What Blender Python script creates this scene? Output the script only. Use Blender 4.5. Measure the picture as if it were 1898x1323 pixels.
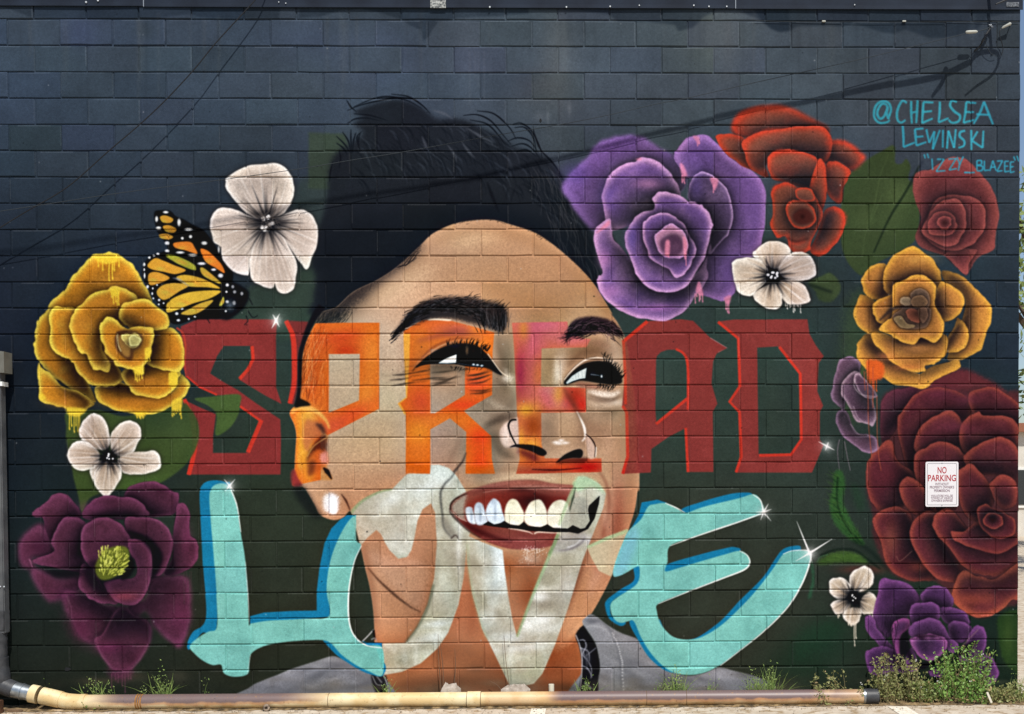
import bpy, bmesh, math, random, time
import numpy as np
from mathutils import Vector, Matrix
for o in list(bpy.data.objects): bpy.data.objects.remove(o)
S = bpy.context.scene; COL = S.collection
# ---------------------------------------------------------------- camera
CAM_POS = (0.6141, -9.0, 1.7); YAW, PITCH, ROLL = -0.016943, -0.024432, -0.004163
LENS, SHX, SHY = 40.0167, -0.11703, 0.15607
cd = bpy.data.cameras.new('camera'); cam = bpy.data.objects.new('camera', cd); COL.objects.link(cam)
cd.lens = LENS; cd.sensor_width = 36; cd.shift_x = SHX; cd.shift_y = SHY; cd.clip_end = 600; cd.clip_start = .05
CR = Matrix.Rotation(YAW, 3, 'Z') @ Matrix.Rotation(math.pi/2+PITCH, 3, 'X') @ Matrix.Rotation(ROLL, 3, 'Z')
cam.matrix_world = Matrix.Translation(CAM_POS) @ CR.to_4x4(); S.camera = cam
# ---------------------------------------------------------------- sky and sun
SUN_EL, SUN_AZ = 57, 20                       # degrees; azimuth from the wall's normal towards +x
w = bpy.data.worlds.new('World'); S.world = w; w.use_nodes = True; nt = w.node_tree; nt.nodes.clear()
sk = nt.nodes.new('ShaderNodeTexSky'); sk.sky_type = 'NISHITA'; sk.sun_disc = False
sk.sun_elevation = math.radians(SUN_EL); sk.sun_rotation = math.radians(180-SUN_AZ); sk.air_density = 1.0; sk.dust_density = 1.2
bg = nt.nodes.new('ShaderNodeBackground'); bg.inputs[1].default_value = .11; wo = nt.nodes.new('ShaderNodeOutputWorld')
nt.links.new(sk.outputs[0], bg.inputs[0]); nt.links.new(bg.outputs[0], wo.inputs[0])
SV = Vector((math.cos(math.radians(SUN_EL))*math.sin(math.radians(SUN_AZ)), -math.cos(math.radians(SUN_EL))*math.cos(math.radians(SUN_AZ)), math.sin(math.radians(SUN_EL))))
sl = bpy.data.lights.new('sun', 'SUN'); sl.energy = 4.6; sl.angle = math.radians(.53); sl.color = (1, .965, .9)
so = bpy.data.objects.new('sun', sl); COL.objects.link(so); so.rotation_euler = SV.to_track_quat('Z', 'Y').to_euler(); so.location = (3, -6, 12)
S.view_settings.view_transform = 'Standard'; S.view_settings.look = 'None'; S.view_settings.exposure = .12; S.view_settings.gamma = 1
S.render.engine = 'CYCLES'
# ---------------------------------------------------------------- paint kit
import numpy as np, math, random
PW, PH, OX, OY = 2140, 1500, 160, 90          # canvas size; photo pixel (0,0) sits at (OX, OY)
rng = np.random.default_rng(7)
CV = np.zeros((PH, PW, 3), np.float32)

def conv1(a, s, ax):
    r = max(1, int(s*2.6+.5)); k = np.exp(-.5*(np.arange(-r, r+1)/s)**2); k /= k.sum()
    p = [(0, 0)]*a.ndim; p[ax] = (r, r); b = np.pad(a, p, mode='edge'); o = np.zeros_like(a)
    n = a.shape[ax]
    for i, w in enumerate(k):
        o += np.float32(w)*(b[i:i+n] if ax == 0 else b[:, i:i+n])
    return o
def blur(a, s):
    if s < .3: return a
    if s > 5:
        f = int(s//2.5); h, w = a.shape[:2]
        hp, wp = -h % f, -w % f
        b = np.pad(a, ((0, hp), (0, wp)), mode='edge')
        b = b.reshape((h+hp)//f, f, (w+wp)//f, f).mean((1, 3))
        b = conv1(conv1(b, s/f, 0), s/f, 1)
        return upsamp(b, h+hp, w+wp, f)[:h, :w]
    return conv1(conv1(a, s, 0), s, 1)
def upsamp(b, h, w, f):
    y = np.clip((np.arange(h)+.5)/f-.5, 0, b.shape[0]-1); x = np.clip((np.arange(w)+.5)/f-.5, 0, b.shape[1]-1)
    y0 = np.minimum(y.astype(int), max(0, b.shape[0]-2)); x0 = np.minimum(x.astype(int), max(0, b.shape[1]-2))
    y1 = np.minimum(y0+1, b.shape[0]-1); x1 = np.minimum(x0+1, b.shape[1]-1)
    fy = (y-y0)[:, None].astype(np.float32); fx = (x-x0)[None].astype(np.float32)
    r0 = b[y0][:, x0]*(1-fx)+b[y0][:, x1]*fx; r1 = b[y1][:, x0]*(1-fx)+b[y1][:, x1]*fx
    return r0*(1-fy)+r1*fy
def fbm(cell, oct=3, seed=0):
    r = np.random.default_rng(seed); o = np.zeros((PH, PW), np.float32); a = 1; t = 0
    for i in range(oct):
        c = max(1, cell/2**i); g = r.random((int(PH/c)+3, int(PW/c)+3)).astype(np.float32)
        o += a*upsamp(g, PH, PW, c); t += a; a *= .55
    return o/t-.5
N1 = blur(rng.standard_normal((PH, PW)).astype(np.float32), .8); N1 /= N1.std()
N2 = fbm(26, 4, 3); N3 = fbm(150, 3, 5)

def col(c):
    if isinstance(c, np.ndarray): return c.astype(np.float32)
    if isinstance(c, str): c = tuple(int(c[i:i+2], 16) for i in (0, 2, 4))
    return np.array(c, np.float32)/255
def Z(K, s):
    "points written in the pixels of an enlarged study of the wall -> photo pixels"
    v = np.array([[float(q) for q in p.split(',')] for p in s.split()], np.float64)
    return v/K[2]+np.array([K[0], K[1]])
def spl(p, closed=True, n=8):
    p = np.asarray(p, float)
    if len(p) < 3: return p
    if closed: q = np.vstack([p[-1:], p, p[:2]])
    else: q = np.vstack([2*p[:1]-p[1:2], p, 2*p[-1:]-p[-2:-1]])
    t = np.arange(n)[:, None]/n; o = []
    for i in range(len(q)-3):
        a, b, c, d = q[i:i+4]
        o.append(.5*((2*b)+(c-a)*t+(2*a-5*b+4*c-d)*t**2+(3*b-a-3*c+d)*t**3))
    if not closed: o.append(p[-1:])
    return np.vstack(o)
def rough(p, amp, seed=0):
    r = np.random.default_rng(seed+len(p)); n = len(p)
    w = np.convolve(np.tile(r.standard_normal(n), 3), [.2, .3, .3, .2], 'same')[n:2*n]
    d = np.roll(p, -1, 0)-np.roll(p, 1, 0); L = np.hypot(d[:, 0], d[:, 1])+1e-6
    return p+np.c_[-d[:, 1]/L, d[:, 0]/L]*w[:, None]*amp
SS = 3
def rast(polys, pad=2):
    if not isinstance(polys, list): polys = [polys]
    P = [np.asarray(p, float)+(OX, OY) for p in polys]
    A = np.vstack(P); x0 = int(max(0, A[:, 0].min()-pad)); x1 = int(min(PW, A[:, 0].max()+pad+2))
    y0 = int(max(0, A[:, 1].min()-pad)); y1 = int(min(PH, A[:, 1].max()+pad+2))
    if x1 <= x0 or y1 <= y0: return None
    w, h = x1-x0, y1-y0; buf = np.zeros(h*SS*(w+2), np.float32)
    ys = (np.arange(h*SS)+.5)/SS+y0
    for p in P:
        q = np.roll(p, -1, 0); c = (p[:, 1][:, None] <= ys) != (q[:, 1][:, None] <= ys)
        e, s = np.nonzero(c); Y = ys[s]
        X = p[e, 0]+(Y-p[e, 1])*(q[e, 0]-p[e, 0])/(q[e, 1]-p[e, 1])
        sg = np.sign(q[e, 1]-p[e, 1]); X = np.clip(X-x0, 0, w+.999); i = X.astype(int); f = X-i
        buf += np.bincount(s*(w+2)+i, sg*(1-f), len(buf))[:len(buf)].astype(np.float32)
        j = np.minimum(i+1, w+1); buf += np.bincount(s*(w+2)+j, sg*f, len(buf))[:len(buf)].astype(np.float32)
    m = np.clip(np.abs(np.cumsum(buf.reshape(h*SS, w+2), 1)), 0, 1)[:, :w]
    return y0, x0, m.reshape(h, SS, w).mean(1)
CLIP = None
def setclip(c=None):
    global CLIP; CLIP = c
def full(polys, s=0, hole=None):
    M = np.zeros((PH, PW), np.float32)
    r = rast(polys, 3+int(3*s)); y, x, m = r; M[y:y+m.shape[0], x:x+m.shape[1]] = blur(m, s)
    if hole is not None: M *= 1-full(hole, s)
    return M
def comp(y, x, m, c, mode='n'):
    h, w = m.shape; R = CV[y:y+h, x:x+w]
    if CLIP is not None: m = m*CLIP[y:y+h, x:x+w]
    m = m[..., None]
    if mode == 'n': R += (c-R)*m
    elif mode == 'm': R *= 1-m*(1-c)
    elif mode == 's': R += (1-R)*c*m
def fill(p, c, a=1, s=.5, mode='n', g=.35, sm=True, n=8, var=.05, hole=None):
    if sm: p = spl(p, True, n)
    r = rast([p]+([spl(h) if sm else h for h in hole] if hole else []), 3+int(3*s)) if not hole else None
    if hole:
        r = rast(p, 3+int(3*s)); y, x, m = r
        for hh in hole:
            M = full(hh); m = m*(1-M[y:y+m.shape[0], x:x+m.shape[1]])
    if r is None: return
    if not hole: y, x, m = r
    m = blur(m, s); h, w = m.shape
    if s > 1.5 and g: m = np.clip(m+N1[y:y+h, x:x+w]*g*m*(1-m), 0, 1)
    c = col(c)
    if var: c = np.clip(c*(1+var*2*N2[y:y+h, x:x+w, None]), 0, 1)
    comp(y, x, m*a, c, mode)
def stroke(p, c, w=3, w2=None, a=1, s=.5, sm=True, mode='n', wm=None, g=.3):
    "tapered brush stroke along p; widths w -> (wm) -> w2"
    p = spl(p, False, 8) if sm else np.asarray(p, float)
    if w2 is None: w2 = w
    t = np.linspace(0, 1, len(p)); W = (w+(w2-w)*t)/2 if wm is None else np.interp(t, [0, .45, 1], [w, wm, w2])/2
    d = np.gradient(p, axis=0); L = np.hypot(d[:, 0], d[:, 1])+1e-6; nrm = np.c_[-d[:, 1]/L, d[:, 0]/L]*W[:, None]
    r = rast(np.vstack([p+nrm, (p-nrm)[::-1]]), 3+int(3*s))
    if r is None: return
    y, x, m = r; m = blur(m, s) if s > .3 else m
    if s > 1.5: m = np.clip(m+N1[y:y+m.shape[0], x:x+m.shape[1]]*g*m*(1-m), 0, 1)
    comp(y, x, m*a, col(c), mode)
def glow(cx, cy, rx, ry, c, a=.5, ang=0, mode='n', pw=2):
    R = max(rx, ry)*2.2; x0 = int(max(0, cx+OX-R)); x1 = int(min(PW, cx+OX+R)); y0 = int(max(0, cy+OY-R)); y1 = int(min(PH, cy+OY+R))
    if x1 <= x0 or y1 <= y0: return
    Y, X = np.mgrid[y0:y1, x0:x1].astype(np.float32); X -= cx+OX; Y -= cy+OY
    t = math.radians(ang); U = (X*math.cos(t)+Y*math.sin(t))/rx; V = (-X*math.sin(t)+Y*math.cos(t))/ry
    m = np.exp(-(U*U+V*V)**(pw/2)); m = np.clip(m+.12*N1[y0:y1, x0:x1]*m*(1-m)*a, 0, 1)
    comp(y0, x0, m*a, col(c), mode)
def ss(x, a, b):
    t = np.clip((x-a)/(b-a+1e-9), 0, 1); return t*t*(3-2*t)
UNI = None
def petal(p, rim, mid, dark, w=9, c=None, k=1., sh=.8, shw=9, edge=.6, lo=.3, hi=.95, seed=0, am=1.2, soft=.8, a=1, n=8):
    "a sprayed petal: pale rim, body colour, darker towards the flower's heart c; lays soft dark paint round itself on the petals already there"
    p = rough(rough(spl(p, True, n), am*1.15, seed), am*.5, seed+9); rng_ = 3.2*shw if sh else 4; pad = 4+int(max(3*w, 2.3*rng_)); r = rast(p, pad); y, x, m = r; h, wd = m.shape
    if sh:
        b = blur(m, shw*.8); b2 = blur(m, shw*2.3); q = np.clip(np.clip(b*1.6, 0, 1)*.75+np.clip(b2*1.7, 0, 1)*.45, 0, 1)*(1-m)*sh
        if UNI is not None: q = q*UNI[y:y+h, x:x+wd]
        comp(y, x, q, col(dark)*.75)
    nz = N2[y:y+h, x:x+wd]; g1 = N1[y:y+h, x:x+wd]
    b = blur(m, w); b3 = blur(m, w*2.4); t = np.clip((b-.5)*2, 0, 1)*.6+np.clip((b3-.42)*1.8, 0, 1)*.4+nz*.22
    Y, X = np.mgrid[y:y+h, x:x+wd].astype(np.float32)
    C = (1-ss(t, .02, .8))[..., None]*col(rim)+ss(t, .02, .8)[..., None]*col(mid)
    if c is not None:
        d = np.hypot(X-c[0]-OX, Y-c[1]-OY); i = m > .5
        if i.any():
            lo_, hi_ = np.percentile(d[i], 2), np.percentile(d[i], 98); s = 1-(d-lo_)/(hi_-lo_+1e-6)
            q = ss(s+nz*.3, lo, hi)*k*(.45+.55*ss(t, 0, .6)) if edge else ss(s, lo, hi)*k
            q = np.maximum(q, ss(t, .75, 1.25)*.5*k)
            C = C*(1-q[..., None])+col(dark)*q[..., None]
            o_ = (ss(s, .35, -.1)*(1-ss(t, .0, .5)))[..., None]*.28; C = C*(1-o_)+np.clip(col(rim)*1.25, 0, 1)*o_
    bl = np.clip(N2[y:y+h, x:x+wd]*1.6+N3[y:y+h, x:x+wd]*.8, -.5, .5)[..., None]*(t*(1-.3*t))[..., None]
    C = C+(np.clip(col(rim)*1.05, 0, 1)-C)*np.clip(bl, 0, .6)*.75-C*np.clip(-bl, 0, .6)*.45
    C = C*(1+.014*g1[..., None]+.10*nz[..., None])
    mm = blur(m, soft) if soft > .3 else m
    comp(y, x, mm*a, np.clip(C, 0, 1))
def drips(x0, x1, y, n, lmin, lmax, c, w=2.2, seed=0, a=.9):
    r = random.Random(seed)
    for i in range(n):
        x = x0+(x1-x0)*(i+.5+r.uniform(-.3, .3))/n; L = r.uniform(lmin, lmax)
        stroke([(x, y), (x+r.uniform(-.5, .5), y+L*.5), (x+r.uniform(-.6, .6), y+L)], c, w, w*.8, a, .5)
        glow(x, y+L, w*.7, w*1.1, c, a)
def hairs(path, n, L, ang, c, w=1.4, seed=0, a=.8, spread=14, curve=.2, jx=3, c2=None):
    "short hairs planted along a path; ang = direction in degrees (may be a pair for start/end)"
    r = random.Random(seed); p = spl(path, False, 12); c2 = c2 or c
    for i in range(n):
        t = r.random(); q = p[int(t*(len(p)-1))]+np.array([r.gauss(0, jx), r.gauss(0, jx)])
        A = (ang[0]+(ang[1]-ang[0])*t if isinstance(ang, tuple) else ang)+r.gauss(0, spread)
        l = L*r.uniform(.55, 1.15); u = np.array([math.cos(math.radians(A)), math.sin(math.radians(A))])
        v = np.array([-u[1], u[0]]); b = r.gauss(curve, abs(curve)*.5+.05)
        stroke([q, q+u*l*.5+v*b*l*.5, q+u*l+v*b*l*1.6], c if r.random() < .6 else c2, w, .4, a, .35)
def grid(ptsx, ptsy, rows):
    g = np.array([[col(c) for c in r.split()] for r in rows])
    X = np.arange(PW)-OX; Y = np.arange(PH)-OY; o = np.zeros((PH, PW, 3), np.float32)
    for k in range(3):
        t = np.array([np.interp(X, ptsx, g[j, :, k]) for j in range(len(ptsy))])
        f = np.interp(Y, ptsy, np.arange(len(ptsy))); i = np.minimum(f.astype(int), len(ptsy)-2); fr = (f-i)[:, None]
        o[..., k] = t[i]*(1-fr)+t[i+1]*fr
    return o
# ---------------------------------------------------------------- the mural
kA=(40,280,3.15);kB=(0,640,3.576);kC=(560,160,3.15);kD=(520,500,3.78);kE=(880,500,3.78);kF=(520,820,3.78);kG=(800,820,3.78)
kH=(1060,220,3.392);kI=(1340,180,3.4014);kJ=(1498,440,4.41);kK=(1498,680,2.755);kL=(1118,580,4.134);kM=(1098,880,3.4826)
kN=(340,880,3.481);kP=(0,880,3.15);kQ=(1518,1020,4.366);kR=(1425,1000,4.013);kS=(475,1000,3.996);kS7=(950,1000,3.996)
kT=(320,570,4.009);kU=(700,570,3.954);kV=(530,400,2.646);kW=(640,880,3.15);kY=(60,460,3.89);kMM=(760,860,4.745);kNN=(760,600,4.519)
k4=(1398,0,3.78);k2=(480,0,3.78);k1=(0,0,3.78);k3=(960,0,3.78)

def background():
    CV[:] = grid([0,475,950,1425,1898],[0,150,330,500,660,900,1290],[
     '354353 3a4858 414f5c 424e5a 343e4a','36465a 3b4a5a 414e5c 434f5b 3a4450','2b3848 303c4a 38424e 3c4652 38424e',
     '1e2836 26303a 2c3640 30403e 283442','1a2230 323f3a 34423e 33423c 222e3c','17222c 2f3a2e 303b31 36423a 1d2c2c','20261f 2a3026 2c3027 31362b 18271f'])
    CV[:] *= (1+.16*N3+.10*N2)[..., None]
    glow(1300,40,160,60,'4b5560',.35); glow(1032,120,26,130,'565c5e',.3); glow(868,130,40,120,'485668',.3); glow(1330,60,60,90,'55605c',.45)
    glow(700,120,90,70,'43507a',.22); glow(590,80,120,50,'424f72',.25); glow(150,60,30,40,'3f4a72',.22); glow(270,55,22,22,'303c40',.4)
    glow(1010,160,50,30,'4a444a',.35)
    # olive first coats left showing, squared off at the joints
    fill([(572,245),(640,248),(655,300),(640,352),(572,350)],'3a4a36',.7,2,sm=False)
    fill([(545,350),(640,350),(600,480),(590,600),(540,600)],'35453c',.45,6)
    fill([(450,540),(600,500),(600,620),(440,620)],'33443a',.8,5)
    fill([(1570,560),(1640,560),(1600,760),(1560,760)],'3a4c30',.7,10)
    # two coats of navy meeting in scallops under the roof edge, left and middle
    fill(Z(k2,'-1900,40 -1750,60 -1600,120 -1200,128 -700,128 -480,100 -380,125 -150,130 140,130 150,60 280,62 275,125 420,118 560,75 700,62 860,90 1010,140 1060,180 1140,210 1150,290 1190,250 1220,200 1260,150 1400,125 1480,120 1700,110 1890,95 1890,30 -1900,30'),'222e3c',.55,1.5,sm=False)
    fill(Z(k3,'-10,60 200,70 420,75 640,100 700,150 900,150 1100,175 1125,220 1230,190 1300,120 1380,80 1560,80 1700,140 1780,200 1830,225 1900,215 1900,30 -10,30'),'222e3c',.55,1.8,sm=False)
    fill(Z(k4,'-5,60 60,150 120,205 180,222 250,215 300,185 480,180 600,185 700,165 800,195 900,225 980,235 1060,205 1140,235 1230,265 1330,262 1420,255 1500,220 1560,205 1640,120 1880,70 1880,20 -5,20'),'202c39',.6,2,sm=False)  # right end: soft shadows of draped wire painted in as dark scallops
    for x,y,rx,ry,c in [(1000,215,26,10,'6c7480'),(1055,200,8,12,'7a828c'),(1015,215,6,14,'78808a')]: glow(x,y,rx*.5,ry,c,.35)
    glow(1035,110,36,80,'5a646c',.4); glow(868,130,26,90,'505d6c',.35); glow(1340,75,40,50,'58636a',.35); glow(1000,190,60,30,'4c565e',.4)
    drips(868,900,95,4,40,140,'5a6470',5,3,.18)
    # wash of roof dirt
    for x in (120,262,640,1033,1046,1345,1352,1540):
        stroke([(x,38),(x+2,90),(x-1,150)],'555a5c',10,4,.18,4)

HAIR = None
def hair():
    p = Z(kC,'60,1340 70,1240 80,1120 60,1040 60,940 90,850 130,720 150,600 160,470 210,380 280,340 360,270 300,215 360,180 300,150 420,100 540,75 640,95 720,140 790,195 870,190 960,200 1060,250 1160,300 1230,350 1320,380 1420,410 1500,490 1570,600 1640,720 1700,860 1725,1000 1730,1120 1715,1200 1700,1340 400,1400')
    fill(p,'1c212a',.94,4,var=.06)
    fill(Z(kC,'100,1320 110,1100 130,900 300,760 700,720 1000,700 1300,740 1600,860 1700,1000 1700,1300 300,1300'),'151b24',.85,14,var=.06)
    fill(Z(kC,'300,330 500,250 800,230 1100,300 1300,420 1200,520 700,560 330,600 200,560'),'1f252e',.6,22)
    c='10161f'
    L = ['260,80 285,120 320,150','265,140 340,110 440,85 560,65 660,80 730,135','265,215 310,190 380,185 450,200','300,160 400,170 500,200',
     '300,120 420,70 520,60 620,85 700,130','520,45 620,60 700,110 750,160','940,170 1020,165 1100,200 1170,280 1220,340','1020,142 1120,160 1210,240 1250,310',
     '980,195 1080,220 1150,290 1200,360','1230,220 1280,215 1340,260 1390,360 1400,420','1240,240 1300,240 1350,300 1370,400','1200,320 1260,300 1330,320 1380,390',
     '1220,350 1290,335 1350,370 1400,440','1250,380 1310,370 1370,410','1350,250 1370,320 1400,380 1480,470','1400,380 1450,430 1500,500 1550,600','200,290 250,340 275,380','235,265 270,320 285,390',
     '285,250 285,310 290,390','315,270 300,320 295,390','340,270 330,310 330,360','200,330 240,360 265,400','215,370 225,420 215,480','180,440 165,500 160,560','340,380 320,300 350,260']
    for i,s in enumerate(L): stroke(Z(kC,s),c,1.2,.8,.9,.5,wm=3.2)
    r = random.Random(4)
    for i in range(190):                                        # strands along the crown
        t=r.random(); x=300+1250*t; y=200+ (260*(t-.3)**2*3 if t>.3 else 120*(.3-t)*3)+r.uniform(-20,260)
        u=r.uniform(35,120); q=Z(kC,f'{x},{y} {x+u*(.5+t*.2)},{y+u*.45} {x+u*(.75+t*.2)},{y+u*1.2}')
        stroke(q,'0f151e' if r.random()<.7 else '37404d',.8,.5,.5,.9,wm=3)
    for i in range(120):                                        # right side sweep
        y=r.uniform(420,1150); x=1420+ (y-420)*.38+r.uniform(-150,70)
        stroke(Z(kC,f'{x},{y} {x+20+r.random()*20},{y+60} {x+25+r.random()*30},{y+140}'),'0e141d' if r.random()<.55 else '4a4a50',.8,.5,.45,.5,wm=1.7)
    for s in ['930,320 980,390 1010,420','700,290 720,340 730,360','850,340 890,400 900,440','960,240 1040,290 1120,330','1060,320 1150,360','760,140 830,160 880,190']:
        stroke(Z(kC,s),'5a616c',1.5,1,.55,1.2,wm=5)
    for s in ['1080,560 1110,640 1150,740','1200,600 1190,660','1240,600 1215,680','880,720 900,760']: stroke(Z(kC,s),'0a0f17',2,1,.7,1.5,wm=6)

FACE = Z(kC,'440,1130 560,1050 680,940 760,862 880,805 1000,782 1120,780 1230,810 1350,850 1450,912 1540,985 1620,1060 1700,1150 1770,1260 1812,1330')
FACE = np.vstack([FACE, Z(kE,'940,290 1000,370 1050,470'), [(1163,640),(1175,720),(1183,800),(1185,900)], Z(kW,'1705,100 1690,200 1650,330 1600,470 1550,600 1490,720 1430,820 1350,925'),
  Z(kS7,'470,700 500,780 512,900 510,1000 500,1130 498,1300'), Z(kW,'250,1340 235,1220 215,1120 195,1060 172,980 170,880 160,760 140,640 120,560 95,440 60,300'),
  Z(kF,'490,480 440,525 380,543 320,530 270,500 240,440 200,370 160,315 95,305 85,280 100,180 110,60'), Z(kT,'905,1180 915,1060 920,950 905,870 870,790 890,750 940,700 945,560 960,400 990,260 1060,120 1100,40'), Z(kC,'200,1290 300,1200')])
FACE = spl(FACE, True, 6)
MF = None
def face():
    global MF
    MF = full(FACE, .8)
    comp(0,0,MF,col('b58a6b'))
    setclip(MF)
    G = [ # forehead
     (700,560,110,70,'caa384',.8,-30),(820,470,90,50,'bd9273',.7,-15),(860,440,45,30,'c9a37c',.7,0),(960,430,110,30,'b98860',.6,0),(1000,520,130,60,'b57f58',.65,0),
     (1010,580,60,50,'a4703f',.30,0),(900,530,80,40,'bf8e68',.5,0),(1090,500,60,80,'b5855f',.5,60),(1120,560,30,50,'9c7050',.5,50),(1075,560,60,40,'b08a68',.5,0),(690,620,70,60,'c3a184',.7,0),
     (620,570,50,30,'8a7360',.7,-30),
     # cheeks left
     (640,690,60,80,'bfa382',.8,0),(720,740,50,60,'c2ab86',.9,0),(700,820,120,60,'c0a27a',.8,0),(660,900,110,50,'c1916b',.9,0),(720,960,60,60,'bf8a66',.7,0),(810,830,50,50,'b58c74',.8,0),
     (800,760,40,40,'b08f78',.8,0),(900,720,60,40,'97785e',.7,-20),(930,760,60,22,'b9a18a',.6,-12),(880,790,60,40,'8e755e',.5,-30),(905,840,35,60,'8d7660',.7,10),(925,900,80,30,'c09474',.6,0),
     # bridge and right cheek
     (940,670,18,60,'8a7058',.75,0),(915,620,20,30,'9c8064',.6,0),(958,720,16,30,'b59a80',.8,0),(1020,700,30,40,'a98560',.8,0),(1050,640,20,40,'c4a690',.7,15),(1034,690,9,28,'d8c4b4',.8,8),
     (1090,650,60,18,'8a6648',.8,-5),(1140,650,24,40,'d0b6a4',.8,0),(1140,745,45,10,'d8c2b0',.85,8),(1125,728,60,9,'8a6a55',.7,5),(1120,770,60,22,'b39478',.8,0),(1130,800,45,30,'8f6d52',.6,0),(1150,850,40,60,'b98a68',.8,0),
     (1040,800,40,40,'b8926e',.8,0),(1010,810,26,26,'8c6c52',.6,0),(1060,855,40,24,'c09a7c',.8,0),(1145,950,16,80,'a25f45',.7,0),(1120,990,14,90,'b5826a',.5,10),(1175,930,14,80,'c08a62',.6,0),
     # upper lip, chin, jaw
     (940,895,70,16,'b98a66',.8,-12),(1060,890,60,12,'c3a07c',.8,0),(970,880,80,10,'d0b090',.5,-4),(985,1090,45,45,'a0603e',.95,0),(940,1050,40,24,'a8643e',.9,0),(1000,1045,44,18,'8e5236',.7,0),
     (1040,1060,80,40,'a77b5e',.5,0),(760,1040,70,50,'b88463',.8,0),(740,1120,60,60,'b9805c',.8,0),(720,1180,60,40,'bf865c',.8,0),(800,1060,30,70,'94694a',.6,10),(780,1120,24,60,'94684c',.5,15),(665,1010,18,60,'c59a78',.6,-18),
     (850,1130,50,60,'b06a48',.8,0),(890,1170,60,60,'b27250',.8,0),(1080,1110,36,80,'bd8358',.8,25),(1060,1090,9,90,'7e503a',.75,22),(1035,1140,10,70,'6e4636',.6,20),(1110,1050,20,60,'b88a6c',.6,15),(1045,1170,30,40,'c7946e',.8,25),
     # neck
     (760,1240,90,50,'a3663f',.9,0),(860,1240,120,50,'a96943',.9,0),(780,1275,120,22,'86583a',.8,0),(960,1260,100,50,'8a5e40',.8,0),(1040,1230,50,50,'98532f',.95,0),(1050,1280,60,30,'6e4a30',.8,0)]
    for g in G: glow(g[0],g[1],g[2],g[3],g[4],g[5],g[6])
    for g in [(905,735,40,60,'7c6552',.5,-35),(935,690,14,50,'6e5643',.6,0),(900,860,26,50,'7a6350',.5,5),(890,820,50,18,'6e5846',.5,-25),(1100,640,50,14,'7d5c42',.6,-8),(1150,620,18,14,'a88870',.5,0),(1015,735,14,50,'8a6850',.4,-10),(1130,765,40,14,'917258',.6,5),(1165,820,14,70,'a37a5c',.5,0),
     (1080,800,14,40,'7e5e48',.45,10),(1000,590,50,22,'a06e4a',.5,0),(930,500,120,40,'b78861',.4,0),(1140,980,12,60,'8c5240',.5,8),(820,830,30,60,'a9846c',.5,10),(690,960,40,60,'b88e6c',.5,0),(1050,420,60,20,'b0835e',.4,20)]: glow(*g)
    # jaw crease on the left and its shade
    stroke(Z(kW,'130,540 200,620 300,710 380,770 440,800'),'5e3f2e',2,2,.85,1.2,wm=5)
    stroke(Z(kW,'110,440 140,560 160,700 180,860'),'6b4c38',3,6,.35,4)
    fill(Z(kW,'100,430 200,560 300,680 420,790 460,740 480,640 500,560 400,500 240,480'),'c49a80',.35,6)
    stroke(Z(kW,'60,420 120,600 170,700 250,760 360,900'),'a8734e',4,4,.35,5)
    fill(Z(kS7,'470,700 440,720 300,810 250,960 190,1060 130,1120 500,1120 512,900'),'944f2c',.75,4)
    # hair fading in at the temple
    setclip(MF)
    fill(Z(kC,'120,1340 150,1250 300,1180 420,1100 520,1040 680,930 660,900 400,1000 100,1100'),'221f24',.85,11)
    fill(Z(kD,'250,360 270,200 330,100 400,60 480,120 470,250 440,330'),'6e5b4b',.6,12)
    stroke(Z(kC,'180,1440 250,1350 380,1245 520,1140 640,1040 740,950'),'80664f',26,10,.6,12,wm=34); stroke(Z(kC,'100,1400 190,1310 330,1205 460,1110 600,1010 710,915'),'221f24',32,6,.85,9,wm=27)
    hairs(Z(kC,'120,1300 220,1190 350,1120 470,1060 600,990 690,920'),420,18,(110,150),'1c1a20',1.3,3,.6,18,.15,5,'40342e')
    hairs(Z(kD,'230,340 330,320 460,300'),240,20,(112,118),'2a2422',1.2,5,.6,10,.1,9,'5a4a3c')
    for s in ['560,1050 610,1040 640,1000 690,930','520,1055 580,1050 640,985','600,1050 650,1010 680,960','480,1075 560,1040 620,980']: stroke(Z(kC,s),'1c1a20',1,.5,.8,.4,wm=2)
    hairs(Z(kC,'880,800 1000,780 1120,778 1250,812 1400,880 1540,980 1680,1120'),260,9,(-70,-10),'2a2420',1.3,8,.5,25,.1,2)
    L_=CV.mean(2,keepdims=True); CV[:]+= (L_+(CV-L_)*.98-CV)*MF[...,None]*.9
    # ear
    setclip(MF)
    fill(Z(kT,'870,790 900,745 960,735 1040,740 1120,800 1170,870 1160,940 1130,1060 1140,1150 1150,1200 1180,1280 985,1275 890,1320 890,1230 905,1180 915,1060 920,950 905,870'),'c98a4e',1,1.5)
    setclip(None)

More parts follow.
